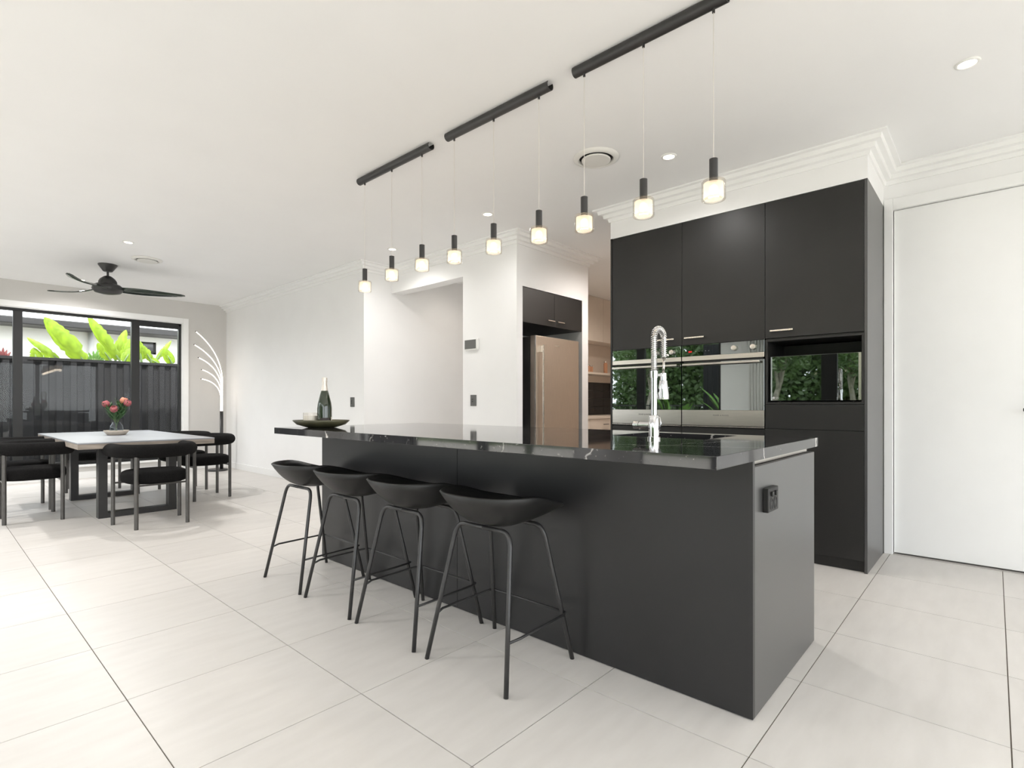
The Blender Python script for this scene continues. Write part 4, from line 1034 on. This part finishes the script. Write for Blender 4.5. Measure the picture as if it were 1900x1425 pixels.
plant('bird_of_paradise', 'tall green leaf plant in the middle behind the fence', rt(222),
      [(pl(222, 668), pl(163, 586), 0.135, 0.5, 0.10), (pl(214, 665, 0.2), pl(234, 612, 0.2), 0.11, 0.2, 0.08), (pl(205, 668, 0.3), pl(181, 636, 0.3), 0.12, 0.3, 0.06), (pl(232, 668, 0.1), pl(243, 628, 0.1), 0.13, 0.2, 0.08), (pl(230, 672, -0.1), pl(246, 645, -0.1), 0.12, 0.1, 0.05)], group='green plants behind the fence')
plant('bird_of_paradise', 'rounded green leaf plant behind the right window sash', rt(285),
      [(pl(262, 668), pl(258, 632), 0.11, 0.2, 0.08), (pl(280, 668), pl(262, 640), 0.10, 0.3, 0.08), (pl(290, 668, 0.2), pl(318, 632, 0.2), 0.06, 0.2, 0.08), (pl(320, 676, -0.2), pl(304, 646, -0.2), 0.11, 0.0, 0.05), (pl(296, 676), pl(272, 662), 0.08, 0.2, 0.05)], group='green plants behind the fence')
plant('fern_clump', 'low mid green fern clump just above the fence top', rt(180, 1.0),
      [(pl(176, 674, 1.0), pl(155 + 9 * k, 648 + abs(k - 3) * 3, 1.0), 0.038, 0.5, 0.1) for k in range(7)], 'leaf_mid', group='green plants behind the fence')
plant('cordyline', 'dark red spiky leaf plant at the far left above the fence', rt(4),
      [(pl(4, 672), pl(-8 + 7 * k, 645 + abs(k - 2) * 4), 0.030, 0.0, 0.1) for k in range(5)], 'leaf_red')

# ------------------------------------------------------------------ rear garden (mirrored in the oven glass)
struct(box(-30, -24, -0.30, XB - 0.2, 20, -0.14).build('ground_lawn', 'lawn'))
struct(box(XB - 0.2, -24, -0.14, 14, YB - 0.2, -0.02).build('ground_side_patio', 'paving'))
struct(box(-7.5, -24, -0.14, XB - 0.2, YW, -0.02).build('ground_patio', 'paving'))
pf = thing('pool_fence', 'black picket pool fence reflected in the oven glass', 'fence', (-9.0, 0, -0.14))
MB().box(-0.02, -6, 1.16, 0.02, 14, 1.20).box(-0.02, -6, 0.10, 0.02, 14, 0.14).build('rails', 'dark_frame', pf)
m = MB()
for k in range(200): m.box(-0.008, -6 + k * 0.1, 0.02, 0.008, -6 + k * 0.1 + 0.016, 1.16)
pk = m.build('pickets', 'dark_frame', pf); pk['kind'] = 'stuff'
def tree(x, y, h_, sp, label, seed):
    rnd = random.Random(seed); t = thing('gum_tree', label, 'tree', (x, y, -0.14), 0, 'garden trees reflected in the oven glass')
    tr_ = MB(); ends = []
    lean = Vector((rnd.uniform(-0.3, 0.3), rnd.uniform(-0.5, 0.5), h_ * 0.45))
    tr_.tube(bez((0, 0, 0), (lean.x * 0.2, lean.y * 0.2, lean.z * 0.5), lean, 8), [0.14 - 0.008 * k for k in range(9)], 9)
    for k in range(9):
        a = rnd.uniform(0, 2 * PI); q = Vector((math.cos(a) * sp * rnd.uniform(0.4, 1), math.sin(a) * sp * rnd.uniform(0.4, 1), h_ * rnd.uniform(0.55, 1.0)))
        tr_.tube(bez(lean * rnd.uniform(0.6, 1), lean + Vector((q.x * 0.3, q.y * 0.3, h_ * 0.2)), q, 6), [0.06 - 0.007 * i for i in range(7)], 6); ends.append(q)
        ends.append(q * 0.75 + lean * 0.25 + Vector((0, 0, 0.2)))
    tr_.build('trunk', 'bark', t, smooth=True)
    lv = MB(); vs = []; fs = []
    for q in ends:
        for k in range(170):
            c_ = q + Vector((rnd.uniform(-0.85, 0.85), rnd.uniform(-0.85, 0.85), rnd.uniform(-0.65, 0.65)))
            a = Vector((rnd.gauss(0, 1), rnd.gauss(0, 1), rnd.gauss(-0.4, 0.8))).normalized(); b_ = a.cross(Vector((rnd.gauss(0, 1), rnd.gauss(0, 1), rnd.gauss(0, 1)))).normalized()
            ln = rnd.uniform(0.10, 0.18); o_ = len(vs)
            vs += [c_ - a * ln, c_ + b_ * 0.035, c_ + a * ln, c_ - b_ * 0.035]; fs.append((o_, o_ + 1, o_ + 2, o_ + 3))
    lv.add(vs, fs).build('crown', 'leaf_tree', t)['kind'] = 'stuff'
for q, (x, y, h_, sp_) in enumerate([(-12.0, 1.8, 4.6, 1.0), (-13.5, 6.4, 4.8, 1.0), (-12.5, 11.0, 4.8, 1.0), (-13.0, -3.0, 4.6, 1.0), (-12.5, 15.6, 4.6, 1.0), (-17.6, 4.2, 5.2, 1.0)]):
    tree(x, y, h_, sp_, ['pale trunked tree reflected in the microwave door', 'tree reflected in the right oven door', 'leafy tree reflected in the left oven door', 'garden tree reflected at the right of the microwave door', 'small tree reflected at the left edge of the oven', 'tall tree at the back of the reflected garden'][q], 30 + q)
hedge = MB(); rnd = random.Random(5); vs = []; fs = []
for k in range(36000):
    c_ = Vector((-22 + rnd.uniform(-0.8, 0.8), rnd.uniform(-10, 18), rnd.uniform(-0.1, 5.2)))
    a = Vector((rnd.gauss(0, 1), rnd.gauss(0, 1), rnd.gauss(0, 1))).normalized(); b_ = a.cross(Vector((rnd.gauss(0, 1), rnd.gauss(0, 1), 0.3))).normalized(); o_ = len(vs)
    vs += [c_ - a * 0.2, c_ + b_ * 0.10, c_ + a * 0.2, c_ - b_ * 0.10]; fs.append((o_, o_ + 1, o_ + 2, o_ + 3))
hd = hedge.add(vs, fs).build('hedge', 'leaf_tree'); tag(hd, 'dense green hedge at the back of the reflected garden', 'hedge', kind='stuff')
sc_ = thing('outdoor_screen', 'black slatted patio screen reflected in the oven doors', 'screen', (-4.3, 4.55, -0.02))
for k in range(10): box(-0.02, -0.55 + k * 0.11, 0.0, 0.02, -0.55 + k * 0.11 + 0.105, 2.5).build('slat', 'dark_curtain', sc_)
def strel(x, y, seed, label):
    rnd = random.Random(seed); lv = []
    for k in range(7):
        a = rnd.uniform(0, 2 * PI); b_ = Vector((x + 0.12 * math.cos(a), y + 0.12 * math.sin(a), rnd.uniform(0.5, 1.0)))
        lv.append((b_, b_ + Vector((0.35 * math.cos(a), 0.45 * math.sin(a), rnd.uniform(0.25, 0.6))), 0.11, 0.3, 0.2))
    plant('bird_of_paradise', label, (x, y, -0.02), lv, 'leaf_mid', group='patio plants reflected in the oven glass')
strel(-3.7, 4.35, 1, 'patio leaf plant reflected in the right oven door')
strel(-3.5, 5.6, 2, 'patio leaf plant reflected behind the tap')
cu = MB(); vs = []; fs = []
for k in range(41):
    y = 3.08 + 0.40 * k / 40; x = XB + 0.09 + 0.03 * math.sin(k * 1.15)
    vs += [(x, y, 0.02), (x, y, 2.60)]
for k in range(40): fs.append((2 * k, 2 * k + 2, 2 * k + 3, 2 * k + 1))
co = cu.add(vs, fs).build('curtain', 'curtain', smooth=True, solid=0.003); tag(co, 'gathered white curtain reflected in the oven glass', 'curtain')

# ------------------------------------------------------------------ put every root empty at the base of its thing
bpy.context.view_layer.update()
for e in [o for o in C.objects if o.type == 'EMPTY' and o.parent is None and o.children and o.location.length < 1e-6]:
    lo, hi = Vector((1e9,) * 3), Vector((-1e9,) * 3)
    for ch in e.children_recursive:
        for c_ in ch.bound_box:
            q = ch.matrix_world @ Vector(c_)
            lo = Vector(map(min, lo, q)); hi = Vector(map(max, hi, q))
    base = Vector(((lo.x + hi.x) / 2, (lo.y + hi.y) / 2, lo.z))
    e.location = base
    for ch in e.children: ch.location = ch.location - base
bpy.context.view_layer.update()
